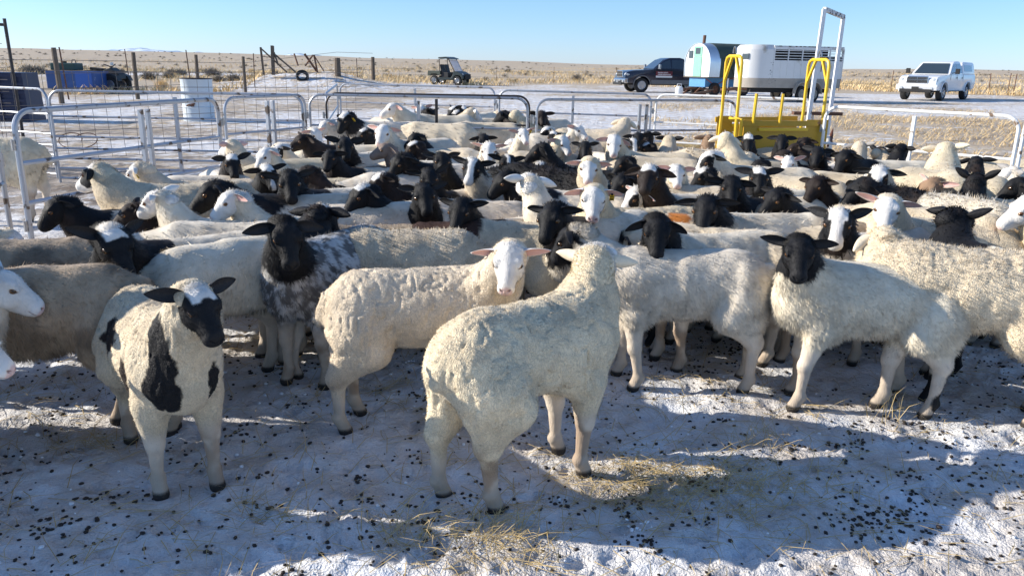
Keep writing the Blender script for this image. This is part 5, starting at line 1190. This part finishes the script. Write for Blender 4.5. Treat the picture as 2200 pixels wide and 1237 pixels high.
# ------------------------------------------------------------------ unseen people added left of the frame to cast the long foreground shadows
def person(x, y, head, label, jc, H=1.76, arm=.0):
    k = H/1.76
    P = [('c', (0, .10, .92), (.01, .11, .50), .092, .066), ('c', (.01, .11, .50), (-.02, .115, .10), .062, .044), ('c', (0, -.10, .92), (.01, -.11, .50), .092, .066), ('c', (.01, -.11, .50), (-.02, -.115, .10), .062, .044),
         ('c', (-.04, .115, .055), (.13, .13, .045), .050, .042), ('c', (-.04, -.115, .055), (.13, -.13, .045), .050, .042), ('e', (0, 0, .98), (.13, .18, .16)), ('e', (0, 0, 1.22), (.145, .20, .26)), ('e', (0, 0, 1.40), (.12, .21, .10)),
         ('c', (0, .20, 1.42), (-.02, .27+arm, 1.14), .072, .055), ('c', (-.02, .27+arm, 1.14), (.06, .24+arm, .90), .052, .040), ('c', (0, -.20, 1.42), (-.02, -.27-arm, 1.14), .072, .055), ('c', (-.02, -.27-arm, 1.14), (.06, -.24-arm, .90), .052, .040),
         ('c', (0, 0, 1.44), (.01, 0, 1.58), .065, .055), ('e', (.015, 0, 1.645), (.098, .078, .118)), ('e', (.105, 0, 1.635), (.018, .014, .022), .012), ('e', (.0, 0, 1.70), (.108, .09, .085)),
         ('e', (.01, .082, 1.635), (.022, .012, .032), .01), ('e', (.01, -.082, 1.635), (.022, .012, .032), .01)]
    for s in (1, -1):
        yb = s*(.24+arm); P += [('e', (.075, yb, .845), (.040, .022, .050), .015)]
        for j in range(4): P += [('c', (.045+j*.020, yb, .81), (.055+j*.021, yb-s*.012, .765+.006*abs(j-1.5)), .0105, .009, .006), ('c', (.055+j*.021, yb-s*.012, .765+.006*abs(j-1.5)), (.062+j*.020, yb-s*.03, .735+.007*abs(j-1.5)), .009, .008, .006)]
        P += [('c', (.10, yb, .87), (.125, yb-s*.02, .82), .013, .010, .008)]
    V, Q = sdf_mesh(P, .012, .045, (-.25, -.5, -.02), (.3, .5, 1.85), lambda p_: noise3(p_, 18)*.004*ss(p_[:, 2], .1, .2)*ss(1.5-p_[:, 2], 0, .1))
    X, Y, Z = V.T; c = np.tile(np.array(jc), (len(V), 1)); c = np.where((Z < .93)[:, None] & (np.abs(Y) < .21)[:, None], np.array((.04, .05, .09)), c); c = np.where((Z < .12)[:, None], np.array((.05, .03, .02)), c)
    c = np.where(((Z > 1.50) | ((Z < .89) & (np.abs(Y) > .205)))[:, None], np.array((.50, .30, .22)), c); c = np.where(((Z > 1.70) | ((Z > 1.6) & (X < -.03)))[:, None], np.array((.06, .045, .035)), c)
    o = link('person', fast_mesh('person', V, Q, M_COAT, True, c, {'wool': np.zeros(len(V))})); o.location = (x, y, 0); o.rotation_euler.z = head; o.scale = (k, k, k)
    tag(o, label, 'person')
# ================================================================== the flock
def S(px, py, b, h, hp, pat, label, s=.92, z=None, **o):
    return sheep(px, py, (z if z is not None else .80*s), s, b, h, hp, pat, label, **o)
def K(px, py, b, pat, label, s=.92, z=None, h=None, hp=50, **o):
    "only the back shows: placed by its back"
    return sheep(px, py, (z if z is not None else .695*s), s, b, b if h is None else h, hp, pat, label, back=True, **o)
H = dict(wool=0)
G1 = 'sheep standing in the front row'
# ---- front row
S(436, 655, 14, 26, 40, dict(body='cream', face='black', poll=1.2, leg='white', ear='black', spots=((.41, -.095, .49, (.075, .062, .135), 'black'), (.42, -.085, .65, (.065, .07, .13), 'black'), (.43, .10, .45, (.06, .035, .12), 'black'), (-.08, -.20, .585, (.12, .09, .075), 'brownblack'), (.16, -.18, .47, (.035, .08, .085), 'brownblack'))),
  'black faced lamb with a white poll and dark patches on a cream fleece, front left', s=.93, z=.765, fine=1, tier=1, ears=0, stain=.3, group=G1, name='lamb', etw=-50, reach=.22)
S(1284, 548, 136, 170, 2, dict(WL, ear='cream'), 'cream woolly lamb seen from behind in the very front, looking away', s=1.0, fine=1, hs=1.14, z=.80, tier=1, ears=(-4, 4), el=.92, efwd=-25, group=G1, name='lamb', stain=.55, fat=.97, reach=.07, bl=.86, stance=(.03, -.02, -.04, .05))
S(1092, 562, 100, -8, 34, WL, 'cream lamb with pink ears looking straight at the camera, body facing right', s=.96, fine=1, z=.745, tier=1, ears=2, group=G1, name='lamb', stain=.35, etw=-5, efwd=0, reach=.17, bl=.95)
S(1213, 512, -88, -108, 48, dict(body='hair', face='black', neck=.12, leg='white', ear='black'), 'white sheep with a black face and white neck behind the front lamb', s=.98, z=.70, tier=1, wool=0, group=G1, ears=25, stain=.15, reach=.25)
S(1718, 540, -76, 6, 34, dict(BH, neck=.42, spots=((-.36, -.1, .26, (.05, .06, .05), 'black'), (-.34, .1, .08, (.06, .06, .08), 'black'), (-.34, -.1, .08, (.06, .06, .08), 'black'))), 'white hair sheep with a black face and black hind fetlocks, front right', s=.98, z=.76, tier=1, wool=0, group=G1, ears=4, stain=.35, reach=.16)
S(1878, 520, -84, -150, 40, dict(WL, ear='wool', face='cream'), 'long woolled white sheep cut by the right edge, its head turned away', s=1.08, dist=4.0, tier=1, fl=.015, group=G1, stain=.05, fat=1.08, ears=40, reach=.10)
S(252, 525, -72, 22, 44, dict(BH, neck=1.25, poll=.9, body='hair'), 'white bodied sheep with black head and chest and a white poll, left front row', s=1.02, z=.77, tier=1, wool=0, group=G1, ears=0, stain=.35, etw=-50)
S(617, 508, -42, 10, 44, dict(body='roan', face='black', neck=.62, leg='white'), 'grey speckled sheep with a black head, between two white ones at left', s=1.0, z=.79, tier=1, wool=0, group=G1, ears=3, etw=-55)
K(40, 512, -100, dict(body='dirty', face='black', leg='dirty'), 'tan dirty sheep with its rump towards the picture centre at the left edge', s=1.04, tier=1, wool=0, group=G1, stain=1.2, stance=(0, 0, -.14, .06), dist=3.45)
K(55, 478, -96, dict(body='dirty', face='black'), 'second tan sheep standing behind the dirty one at the left edge', s=1.0, tier=1, wool=0, group=G1, dist=4.15)
S(28, 610, 78, 76, 34, dict(WH, ear='white'), 'white faced sheep entering from the left edge, seen in profile', s=.98, z=.70, tier=1, wool=0, group=G1, ears=-5, stain=.2, reach=.16)
S(-36, 738, 70, 50, 30, WL, 'lamb mostly outside the left edge with one pink ear in view', s=.90, tier=1, z=.62, group=G1, name='lamb', ears=-8, etw=-10)
# ---- left part of the crowd
S(108, 448, -70, -82, 42, dict(BHN, neck=.9, leg='white'), 'black headed sheep at far left looking left, in front of the panel post', z=.72, wool=0, ears=30, tier=2)
S(268, 456, -96, -95, 30, dict(BHN, face='brownblack', neck=1.1), 'brown black head in front of the white crested one, pointing left', z=.73, wool=0, ears=-8, tier=2)
S(322, 428, -92, -125, 30, dict(WH, ear='white'), 'white head turned away to the left just above the brown black head', z=.82, wool=0, s=.95, ears=10)
S(198, 372, -92, -135, 22, dict(WL, ear='black', eyep=1.25), 'thick necked cream sheep with a black ear looking away, by the left panel', s=1.05, z=.85, ears=30)
S(285, 370, -88, -118, 35, dict(WL, ear='white'), 'white sheep with a yellow tag next to the thick necked one', s=.95, z=.78, tagc='y', tside=1)
S(440, 412, -100, -84, 34, dict(BHN, neck=1.15), 'large black head in profile facing left, mid left', s=1.05, z=.80, wool=0, ears=25)
S(500, 350, 15, 6, 40, dict(BH, poll=.9, neck=.6), 'black face with white poll and level ears, left rear', wool=0, ears=4, z=.80, etw=-50)
S(578, 373, -30, 20, 38, dict(BH, blaze=.6, poll=.9, neck=.8), 'black head with a white forehead partly hidden, behind the tall black one', wool=0, z=.78, ears=8)
S(622, 392, -62, 4, 38, dict(BHN, neck=1.2), 'tall black face looking at the camera, left of centre', wool=0, s=1.02, z=.85, ears=10, efwd=25)
S(645, 372, -94, -100, 30, dict(BHN, face='brownblack', neck=1.3), 'dark brown neck and head stretching left behind the tall black face', wool=0, z=.80, ears=30)
S(702, 462, 120, 150, 38, dict(body='hair', face='black', neck=.9, poll=1.2), 'black head seen from behind with white forelock, left of centre', wool=0, s=1.02, z=.78, ears=12)
K(800, 436, 92, dict(body='hair', face='black'), 'white rounded back right of the black head with the forelock', wool=0, s=1.0, tier=2)
S(912, 418, -35, 8, 36, dict(body='grey', face='black', neck=1.1), 'black face with spread ears above a grey chest, centre left', wool=0, z=.82, ears=-2, etw=-50)
S(922, 382, -50, 5, 34, dict(BHN), 'smaller black face right behind the grey chested one', wool=0, z=.82, ears=2)
S(805, 392, -105, -78, 42, dict(BHN, face='brownblack', poll=1.1, neck=1.1), 'dark brown head with a pale crest bending left, behind the white back', wool=0, z=.78, ears=28)
S(950, 345, -70, 6, 34, dict(BH, neck=.9), 'black face with level ears above the two stacked black heads', wool=0, z=.84, ears=2, etw=-50)
S(1012, 360, -75, -12, 34, dict(BH, neck=.2, blaze=1.6), 'black face split by a broad white blaze, centre', wool=0, z=.86, ears=4, s=.98)
S(1072, 388, -98, -62, 36, dict(BHN), 'black head in profile facing left beside the long white neck', wool=0, z=.80, ears=25, s=1.0)
S(1132, 385, -82, -162, 14, dict(WH, ear='white'), 'long white neck and head looking away, centre', wool=0, z=.90, ears=8, s=.98, fl=.012)
K(1022, 432, -92, dict(body='hair', face='black'), 'cream back with a rusty tail end left of the long white neck', wool=0, s=.98, stain=1.3)
K(1090, 478, -98, dict(body='wool', face='brown', neck=1.4), 'woolly cream back with a brown neck behind the front lamb face', s=.96, h=-100, hz=.64)
K(560, 395, -95, dict(WL, body='dirty'), 'tan woolly back between black heads at left', s=.88)
S(1178, 468, -45, -22, 42, dict(BHN, neck=.8), 'black head looking down left beside the lamb with the tag', wool=0, z=.80, ears=8, s=1.02)
S(1275, 425, -62, 2, 34, dict(WL), 'white lamb face with a yellow ear tag, right of centre', z=.86, s=1.0, tagc='y', tside=1, ears=16, etw=-8, efwd=0, tier=1, cap=0)
S(1265, 360, -66, 2, 32, dict(WL), 'white lamb face with pink ears just behind the tagged one', z=.88, s=.98, ears=2, etw=-5, efwd=0, cap=0)
S(1355, 422, -70, -60, 44, dict(WH, eyep=1.15, ear='white'), 'white head with a black eye patch bending left', wool=0, z=.76, ears=24, wear=1)
S(1392, 375, -60, -8, 24, dict(BH, face='brownblack', poll=1.1, neck=.6), 'brown black face with a pale topknot, standing tall', wool=0, z=.92, s=1.02, ears=25)
S(1514, 448, -66, -8, 36, dict(BH, neck=.5), 'black face in front of a cream sheep with an orange rump mark', wool=0, z=.82, s=1.02, ears=6)
S(1572, 402, -60, 8, 36, dict(BHN), 'black face tilted forward behind the broad black one', wool=0, z=.83, s=.98, ears=(20, -5))
S(1632, 380, -55, 6, 34, dict(BHN, poll=1.1), 'black face with a white poll and long right ear', wool=0, z=.84, s=.96, ears=2, etw=-50)
S(1412, 497, -64, 4, 42, dict(BH, neck=.45), 'black face with drooping ears above a long white back', wool=0, z=.80, s=1.0, ears=38, efwd=-5)
K(1318, 492, -92, dict(body='brownblack', face='black', leg='black'), 'dark brown woolly back left of the drooping eared face', s=.9, fl=.016)
K(1385, 455, -82, dict(body='cream', face='white', spots=((-.22, .02, .64, (.07, .2, .12), (.50, .17, .03)),)), 'cream back with an orange dye mark right of the yellow tag', s=.98, wool=0)
S(1800, 478, -40, 0, 34, dict(BH, neck=.5, blaze=1.9, poll=1.3), 'black and white face with a wide white blaze and black ears, right', wool=0, z=.83, s=.98, ears=2, etw=-50)
S(1906, 447, -66, 2, 34, dict(WL), 'white face with one raised pink ear, right side', z=.84, s=1.0, ears=(4, -14), etw=-5, efwd=0, cap=0)
S(1835, 408, -118, -50, 38, dict(body='hair', face='black', neck=1.15, leg='white'), 'shaggy black head and neck bent left, right side', z=.78, s=1.08, ears=26, fl=.024)
S(1886, 378, -75, -6, 34, dict(WH, eyep=1.05, ear='black'), 'white face with black cheeks above the shaggy black neck', wool=0, z=.86, s=.98, ears=10)
S(1992, 402, -80, -45, 34, dict(body='cream', face='tan', ear='cream', neck=.5), 'tan brown head with pale ears, right side', wool=0, z=.80, s=1.0, ears=0)
S(2068, 470, -120, 150, 36, dict(BHN), 'black head from behind with one ear up, right side', wool=0, z=.80, s=1.0, ears=(15, -40))
S(2185, 448, -72, -66, 34, dict(WL), 'white sheep face in profile at the right edge looking left', z=.84, s=1.05, ears=30, tier=2)
S(2100, 382, 170, 176, 15, dict(BHN, face='black'), 'black head from behind with pointed ears, right rear', wool=0, z=.86, ears=-28, el=.85, s=.95)
S(2170, 398, -95, -78, 40, dict(BHN), 'black head facing left at the right edge above the white profile', wool=0, z=.80, ears=30)
S(2190, 372, -70, 130, 30, dict(WH, ear='grey'), 'white head with a grey ear at the right edge', wool=0, z=.82, ears=5)
K(2175, 342, -80, WL, 'woolly white back at the right edge by the panel', s=.98)
K(2010, 450, -92, WL, 'broad cream woolly back under the tan head', s=1.05)
K(1930, 492, -94, dict(body='dirty', face='black'), 'tan back strip between the white face and the long woolled sheep', s=.90)
K(1560, 490, -80, dict(body='cream', face='black'), 'long shaggy cream back stretching right of the drooping ears', s=1.0, wool=0, fl=.022, tier=1)
K(1690, 480, -82, dict(body='cream', face='black'), 'cream back behind the front right black face', s=.95, wool=0)
K(880, 497, -78, dict(body='cream', face='black'), 'woolly back behind the lamb that faces the camera', s=.98, fl=.012)
K(800, 486, -80, dict(body='dirty', face='black'), 'stained woolly back right of the black head with forelock', s=.92)
K(500, 478, -90, dict(body='hair', face='white'), 'long haired white back between the front left sheep and big black head', s=1.0, wool=0, fl=.028, tier=2)
# ---- middle and rear heads
S(2032, 318, -172, 178, 8, dict(WL, ear='wool'), 'woolly white sheep with raised neck looking away, right rear', s=1.12, z=.94, ears=2, el=.9)
K(2045, 372, -100, WL, 'big woolly cream back below the raised white neck', s=1.1)
S(2098, 344, 175, 178, 15, dict(BHN, face='black'), 'black head from behind with flat ears, right rear', wool=0, z=.80, ears=6, etw=-50)
S(1940, 318, 150, 165, 20, dict(BHN), 'black head from behind next to the panel upright, right rear', wool=0, z=.84, ears=12)
S(1895, 330, -60, 155, 40, dict(body='cream', face='black', neck=.1), 'black faced sheep with curly cream neck, head down at right rear', z=.76, ears=-30)
S(1850, 312, 170, 168, 10, dict(WL, ear='grey'), 'white sheep looking away with one grey ear out, right rear', z=.84, ears=2)
K(1962, 382, -90, dict(body='brownblack', face='black', leg='black'), 'dark brown back between the cheeked face and tan head', s=.9)
S(1608, 302, 8, 4, 34, dict(BHN, poll=1.3), 'black face with a white poll in front of the yellow crate', wool=0, z=.84, ears=28, s=1.0)
S(1680, 302, -10, 2, 34, dict(BHN), 'black face with level ears before the yellow crate, middle one', wool=0, z=.82, ears=4, etw=-50)
S(1722, 306, -60, -40, 30, dict(BHN, face='brownblack'), 'dark head turned left before the yellow crate', wool=0, z=.80, ears=25)
S(1756, 330, -20, -4, 36, dict(BHN, face='black'), 'greyish black face below the crate corner', wool=0, z=.82, ears=4, etw=-50)
S(1808, 340, -60, -28, 42, dict(BHN), 'broad black head looking down left, right of the greyish face', wool=0, z=.80, ears=28, s=1.05)
S(1668, 338, -110, -80, 40, dict(body='brownblack', face='brownblack', leg='black'), 'reddish dark brown sheep bending left behind the small white face', z=.76, ears=20)
S(1692, 350, -50, -8, 38, dict(WH), 'small white face between dark heads with pink ears', wool=0, z=.80, s=.85, ears=6)
K(1722, 383, -98, WL, 'tightly curled white back right of the black face with white poll', s=1.0)
K(1850, 402, -96, dict(body='wool', face='black'), 'cream back behind the shaggy black neck', s=.95)
S(1512, 345, -75, -60, 46, dict(WH, eyep=1.3, ear='black'), 'white headed sheep with black face sides bending low, right of centre', wool=0, z=.82, s=1.05, ears=34)
S(1500, 378, -85, -75, 46, dict(BHN, poll=.8), 'black head low in front of the bending white one', wool=0, z=.74, ears=20, s=.9)
S(1620, 358, -80, -70, 46, dict(BHN), 'black crown just left of the small white face', wool=0, z=.70, ears=10, s=.9)
S(1525, 296, 150, 176, 12, dict(body='cream', face='tan', ear='tan', neck=.6), 'tan necked sheep from behind with pale ears, left of the crate', wool=0, z=.86, ears=6)
S(1562, 292, -60, 172, -5, dict(WL, ear='wool'), 'curly white raised head against the yellow crate end', z=.95, s=1.0, ears=20)
K(1545, 325, -80, WL, 'shaggy curly white sheep below the raised curly head', s=1.05, fl=.022)
S(1320, 308, -84, 2, 36, dict(WL), 'woolly topped white lamb face with hanging ears, centre rear', z=.86, s=1.02, ears=22)
K(1425, 342, -84, WL, 'white woolly back to the right of the woolly topped face', s=1.0)
S(1330, 352, -95, -65, 44, dict(BHN), 'black head bending left below the woolly topped face', wool=0, z=.76, ears=20)
K(1186, 362, -108, dict(body='black', face='black', leg='black'), 'shaggy black back in the middle of the flock', s=1.12, fl=.024)
S(1150, 322, -100, -80, 30, dict(body='black', face='black', leg='black'), 'curly topped black head above the shaggy black back', z=.84, ears=15, fl=.02)
S(1158, 368, -60, -10, 46, dict(BHN, poll=.8), 'small black face tucked under the shaggy black back', wool=0, z=.74, ears=25, s=.88)
S(1215, 308, 100, 45, 40, dict(WL), 'white head bowed to the right, centre rear', z=.84, ears=14)
S(1257, 316, -20, 0, 34, dict(BHN), 'small black face left of the woolly topped lamb', wool=0, z=.82, s=.85, ears=4)
S(1126, 288, 10, 18, 30, dict(WH), 'white face with pink ears beside the inner pen corner', wool=0, z=.86, ears=-8, etw=-5, tagc='y', tside=1)
S(1050, 322, 70, -4, 36, dict(WH), 'white face with pink ears whose body points left behind it, centre rear', wool=0, z=.86, ears=3, etw=-5, cap=0)
K(950, 318, 80, dict(body='cream', face='white'), 'smooth cream back left of the pink eared face', s=1.0, wool=0)
K(1175, 330, -90, WL, 'woolly grey white back right of the pink eared face', s=.98)
S(1040, 303, -30, 10, 44, dict(BHN), 'black head bowed with drooping ears, centre rear', wool=0, z=.80, ears=14)
S(1188, 294, -40, -5, 36, dict(BHN, poll=.7), 'black face just right of the inner pen corner', wool=0, z=.80, ears=15, s=.9)
S(1168, 283, -80, -60, 40, dict(WH, eyep=1.3, ear='black'), 'white crowned head with a black eye beside the pen corner post', wool=0, z=.80, ears=20, s=.9)
S(742, 312, -40, 6, 36, dict(BH, neck=.6), 'black face with wide level ears, left rear', wool=0, z=.86, s=1.02, ears=2, etw=-50)
S(640, 300, -80, -70, 22, dict(BHN, face='brownblack', neck=1.3), 'dark brown head and neck facing left, left rear', wool=0, z=.84, s=1.05, ears=4)
S(682, 288, 30, 40, 40, dict(WH, ear='cream'), 'white head bowed right with a stained ear, left rear', wool=0, z=.82, ears=2)
S(488, 312, -80, -140, 20, dict(WL, ear='pink'), 'white head looking away beside the left panel end', z=.84, ears=2)
S(562, 335, -80, -48, 42, dict(WH, ear='white'), 'white head bowed left with a small folded ear, left rear', wool=0, z=.82, ears=28)
K(640, 345, -84, WL, 'woolly back right of the bowed white head', s=1.0)
S(592, 325, -70, -60, 46, dict(WH, eyep=1.2), 'white crown with a black eye patch behind the bowed white head', wool=0, z=.76, ears=20, s=.9)
S(818, 318, -88, -76, 20, dict(body='taupe', face='taupe', ear='taupe', neck=.4, leg='taupe'), 'grey brown sheep face in profile facing left, rear', wool=0, z=.83, ears=26)
S(820, 284, -60, -18, 34, dict(WH, ear='white'), 'large white head with side ears behind the grey brown one', wool=0, z=.90, s=1.08, ears=14)
S(884, 298, -90, -70, 34, dict(BHN), 'black head facing left right of the large white head', wool=0, z=.82, ears=14)
S(880, 318, -100, -80, 44, dict(BHN, face='brownblack', poll=.9), 'dark head with a white streak on top, below the black one', wool=0, z=.76, ears=10)
S(775, 288, -60, -70, 40, dict(BHN, poll=.9), 'black and white crown left of the large white head', wool=0, z=.78, ears=15)
S(850, 350, -85, -55, 44, dict(BHN), 'black head leaning left with folded ear, centre left rear', wool=0, z=.80, s=1.05, ears=34)
K(905, 288, -100, dict(body='cream', face='white'), 'round cream rump below the inner pen rail', s=.95, wool=0)
K(760, 362, 92, dict(body='dirty', face='black'), 'tan woolly back below the wide eared black face', s=.9)
K(905, 345, -85, dict(body='hair', face='black'), 'white back behind the leaning black head', s=.95, wool=0)
K(820, 330, -80, dict(body='hair', face='black'), 'smooth white back right of the wide eared black face', s=.98, wool=0)
K(700, 385, -92, dict(WL), 'short woolly cream back right of the dark brown neck', s=.9)
K(870, 372, -84, dict(body='hair', face='black'), 'smooth cream back behind the dark head with a crest', wool=0, s=.98)
K(445, 378, -95, dict(WH), 'cream back in front of the panel, left of the white polled face', wool=0, s=.95)
K(1200, 385, -92, dict(body='cream', face='white'), 'smooth white back below the shaggy black one', wool=0, s=.95)
K(1200, 405, -92, dict(body='cream', face='white'), 'cream woolly back right of the long white neck', s=.92)
K(1480, 402, -88, WL, 'curled cream back right of the pale topknot face', s=.98)
K(1460, 420, -85, dict(body='cream', face='black'), 'cream back crossing behind the black face with the orange mark', s=.95, wool=0)
K(1760, 425, -95, dict(body='hair', face='black'), 'white back right of the black face with the white poll', s=.95, wool=0)
K(1730, 448, -92, dict(body='dirty', face='black'), 'tan woolly back left of the black and white blaze face', s=.92)
K(1580, 345, -90, WL, 'grey white woolly back behind the bending white head', s=.95)
S(1372, 298, 0, 10, 36, dict(BHN), 'black face left one behind the woolly topped lamb', wool=0, z=.82, ears=6)
S(1394, 290, 160, 170, 20, dict(BHN), 'black head from behind next to the panel uprights', wool=0, z=.82, ears=10)
S(1362, 312, 40, 14, 40, dict(BH, blaze=1.5), 'black and white striped face beside the woolly topped lamb', wool=0, z=.80, s=.9, ears=10)
S(1440, 298, 165, 176, 15, dict(body='cream', face='cream', ear='black', neck=0), 'white crown with two black ears looking away, right of the uprights', z=.80, ears=6)
S(1382, 318, -80, -70, 40, dict(BHN, poll=.9), 'low black head with white streak behind the white woolly back', wool=0, z=.72, s=.85, ears=10)
K(1455, 318, -85, dict(body='cream', face='white'), 'tan white back below the two black ears', s=.92, wool=0)
K(1400, 322, -85, dict(body='cream', face='white'), 'cream back behind the woolly topped face', s=.92, wool=0)
S(1700, 318, -90, -80, 30, dict(BHN, face='brownblack'), 'dark crown between two crate side faces', wool=0, z=.76, ears=10)
S(1590, 318, -85, -60, 44, dict(BHN), 'small black head below the polled face by the crate', wool=0, z=.74, s=.85, ears=15)
K(1640, 318, -90, dict(body='cream', face='white'), 'cream back showing between the polled face and the level eared one', s=.92)
K(1860, 340, -90, WL, 'woolly back below the grey eared sheep', s=.9)
K(1825, 372, -90, dict(body='cream', face='black'), 'tan cream back below the broad black head', s=.95, wool=0)
K(1495, 318, -90, dict(body='hair', face='white'), 'white back left of the shaggy curly sheep', s=.95, wool=0)
K(2140, 360, -90, WL, 'cream back between the flat eared and pointed eared black heads', s=.95)
K(2095, 428, -88, dict(body='hair', face='white'), 'white haired back right of the tan head', s=.98, wool=0, fl=.024)
K(2120, 500, -90, dict(body='brown', face='brown', leg='brown'), 'reddish brown back at the right edge above the long woolled one', s=.85, wool=0)
K(2210, 480, -90, dict(body='brownblack', face='black', leg='black'), 'dark sheep hidden behind the long woolled one, black leg showing', s=.85, wool=0, dist=4.3)
S(985, 452, -60, -20, 38, dict(BHN), 'black head low between the cream back and the long white neck', wool=0, z=.78, s=.92, ears=12)
S(1328, 392, -85, -40, 38, dict(BHN), 'black head bowed right of the pink eared face, ears hanging', wool=0, z=.80, s=.92, ears=22)
S(1455, 372, -60, 10, 34, dict(WH), 'white face between the pale topknot and the bending white head', wool=0, z=.82, s=.9, ears=8)
S(1748, 398, -70, -30, 36, dict(BHN, face='brownblack'), 'dark brown head behind the black face with white poll, right', wool=0, z=.80, s=.92, ears=14)
S(765, 418, -80, -65, 38, dict(BHN, poll=.7), 'black head facing left above the white rounded back', wool=0, z=.79, s=.95, ears=18)
S(705, 338, -70, -20, 34, dict(BHN), 'black head left of the leaning black head, left rear', wool=0, z=.80, s=.92, ears=8)
S(1092, 350, -60, 8, 34, dict(BH, blaze=.9), 'black face with a thin white stripe, centre rear', wool=0, z=.82, s=.92, ears=8)
S(1658, 425, -70, -45, 36, dict(BHN), 'black head turned left right of the tilted black face', wool=0, z=.80, s=.95, ears=16)
S(480, 432, -85, -70, 34, dict(WH), 'white head facing left just behind the large black profile', wool=0, z=.80, s=.92, ears=18)
# ---- inner pen
GP = 'ewes standing in the inner pen'
S(835, 232, -85, -75, 25, dict(WH), 'big white ewe resting its head high in the inner pen, facing left', wool=0, z=.95, s=1.22, ears=20, group=GP, dist=10.3)
S(735, 258, -80, -50, 50, dict(BH, poll=1, neck=.6), 'black and white ewe with a yellow tag lowering its head in the inner pen', wool=0, z=.78, s=1.15, ears=20, tagc='y', group=GP, dist=9.6)
S(692, 272, -80, -70, 50, dict(WH), 'white ewe head low at the left corner of the inner pen', wool=0, z=.6, s=1.1, ears=15, group=GP, dist=9.9)
K(945, 262, -92, dict(body='cream', face='white'), 'long cream ewe with a curled tail mark, middle of the inner pen', s=1.15, wool=0, group=GP, dist=9.7)
K(1050, 265, -98, dict(body='cream', face='white'), 'large cream ewe in the right half of the inner pen', s=1.15, wool=0, group=GP, dist=9.9)
S(903, 238, -60, -10, 44, dict(WH), 'white face left of the dark tagged one in the inner pen', wool=0, z=.85, s=1.1, ears=15, group=GP, dist=11)
S(932, 246, 60, 60, 40, dict(BHN), 'black head with a yellow tag between white ones in the inner pen', wool=0, s=1.1, ears=-20, tagc='y', group=GP, dist=10.9)
S(968, 240, 60, -60, 44, dict(BH, poll=1), 'black and white crown in the middle of the inner pen', wool=0, s=1.1, ears=-10, group=GP, dist=11.6)
S(975, 250, -80, -50, 50, dict(BH, poll=.9), 'black head with a white streak and yellow tag in the inner pen', wool=0, s=1.1, ears=20, tagc='y', group=GP, dist=11.0)
S(1000, 240, -50, 40, 44, dict(BH, poll=.9), 'black crown behind the green tagged white ewe', wool=0, s=1.1, ears=5, group=GP, dist=11.9)
S(1022, 244, 100, 120, 30, dict(WL, ear='white'), 'white head with a green tag turned away in the inner pen', s=1.12, ears=10, tagc='g', group=GP, dist=10.9)
S(1074, 248, -60, -120, 30, dict(BHN), 'black hump of a head right of the green tagged ewe', wool=0, s=1.15, ears=30, group=GP, dist=10.6)
S(1112, 250, -40, 160, 30, dict(WL), 'white crown with a yellow tag at the right end of the inner pen', s=1.1, ears=5, tagc='y', tside=-1, group=GP, dist=10.6)
K(1105, 228, 92, WL, 'sheep grazing on the hay strip behind the inner pen', s=1.05, dist=13.6, h=60, hp=70, hz=.35)
S(1165, 250, -30, 10, 36, dict(BHN, face='brownblack'), 'dark brown and black face behind the panel gap right of the pen', wool=0, s=1.1, ears=5, group=GP, dist=10.4)
M_TEAL = (.02, .16, .24)
K(1205, 283, -88, dict(body='hair', face='white', spots=((-.05, .05, .66, (.13, .20, .10), M_TEAL),)), 'white ewe with a teal dye mark on its back, behind the right panel', s=1.08, wool=0, group=GP, dist=9.0)
K(1265, 272, -80, dict(WL, spots=((.1, .05, .66, (.16, .08, .05), 'dirty'),)), 'woolly ewe with muddy back lying right of the teal marked one', s=1.1, group=GP, dist=9.4)
S(1345, 262, 90, 172, 10, dict(WL, ear='wool'), 'thick wool neck of a ewe left of the panel uprights', s=1.1, group=GP, dist=9.6, z=.8, ears=20)
S(1248, 278, 30, 60, 30, dict(WH), 'white crown with a pale ear right of the teal mark', wool=0, z=.82, ears=0, dist=8.6)
# ---- hindquarters behind the left panel
K(-30, 292, -112, dict(body='cream', face='white', leg='white'), 'cream sheep walking out at the far left behind the panel', s=1.12, wool=0, tier=2, dist=8.7, group='sheep outside the panels', stain=1.)
# ---- sheep and people added unseen past the left edge to shade the foreground
K(-250, 560, 85, WL, 'woolly sheep added unseen outside the left picture edge for its shade', s=1.0, dist=4.7, tier=3, group='sheep added outside the frame for shade')
K(-430, 520, 80, WH, 'white hair sheep added unseen farther outside the left picture edge for its shade', s=1.0, dist=5.6, tier=3, group='sheep added outside the frame for shade')
person(-3.75, 2.94, rad(-20), 'person in a dark jacket added unseen outside the left edge for the shadow', (.03, .05, .10), 1.70)
person(-4.2, 2.50, rad(10), 'person in a brown coat added unseen farther outside the left edge for the shadow', (.10, .06, .03), 1.76, arm=.04)
print('SHEEP', SHEEP_N, 'TRIS', sum(len(o.data.polygons)*2 for o in bpy.data.objects if o.type == 'MESH' and not o.name.startswith(('fleece', 'eye')))/1e6, sum(len(o.data.polygons) for o in bpy.data.objects if o.name.startswith('fleece'))/1e6)
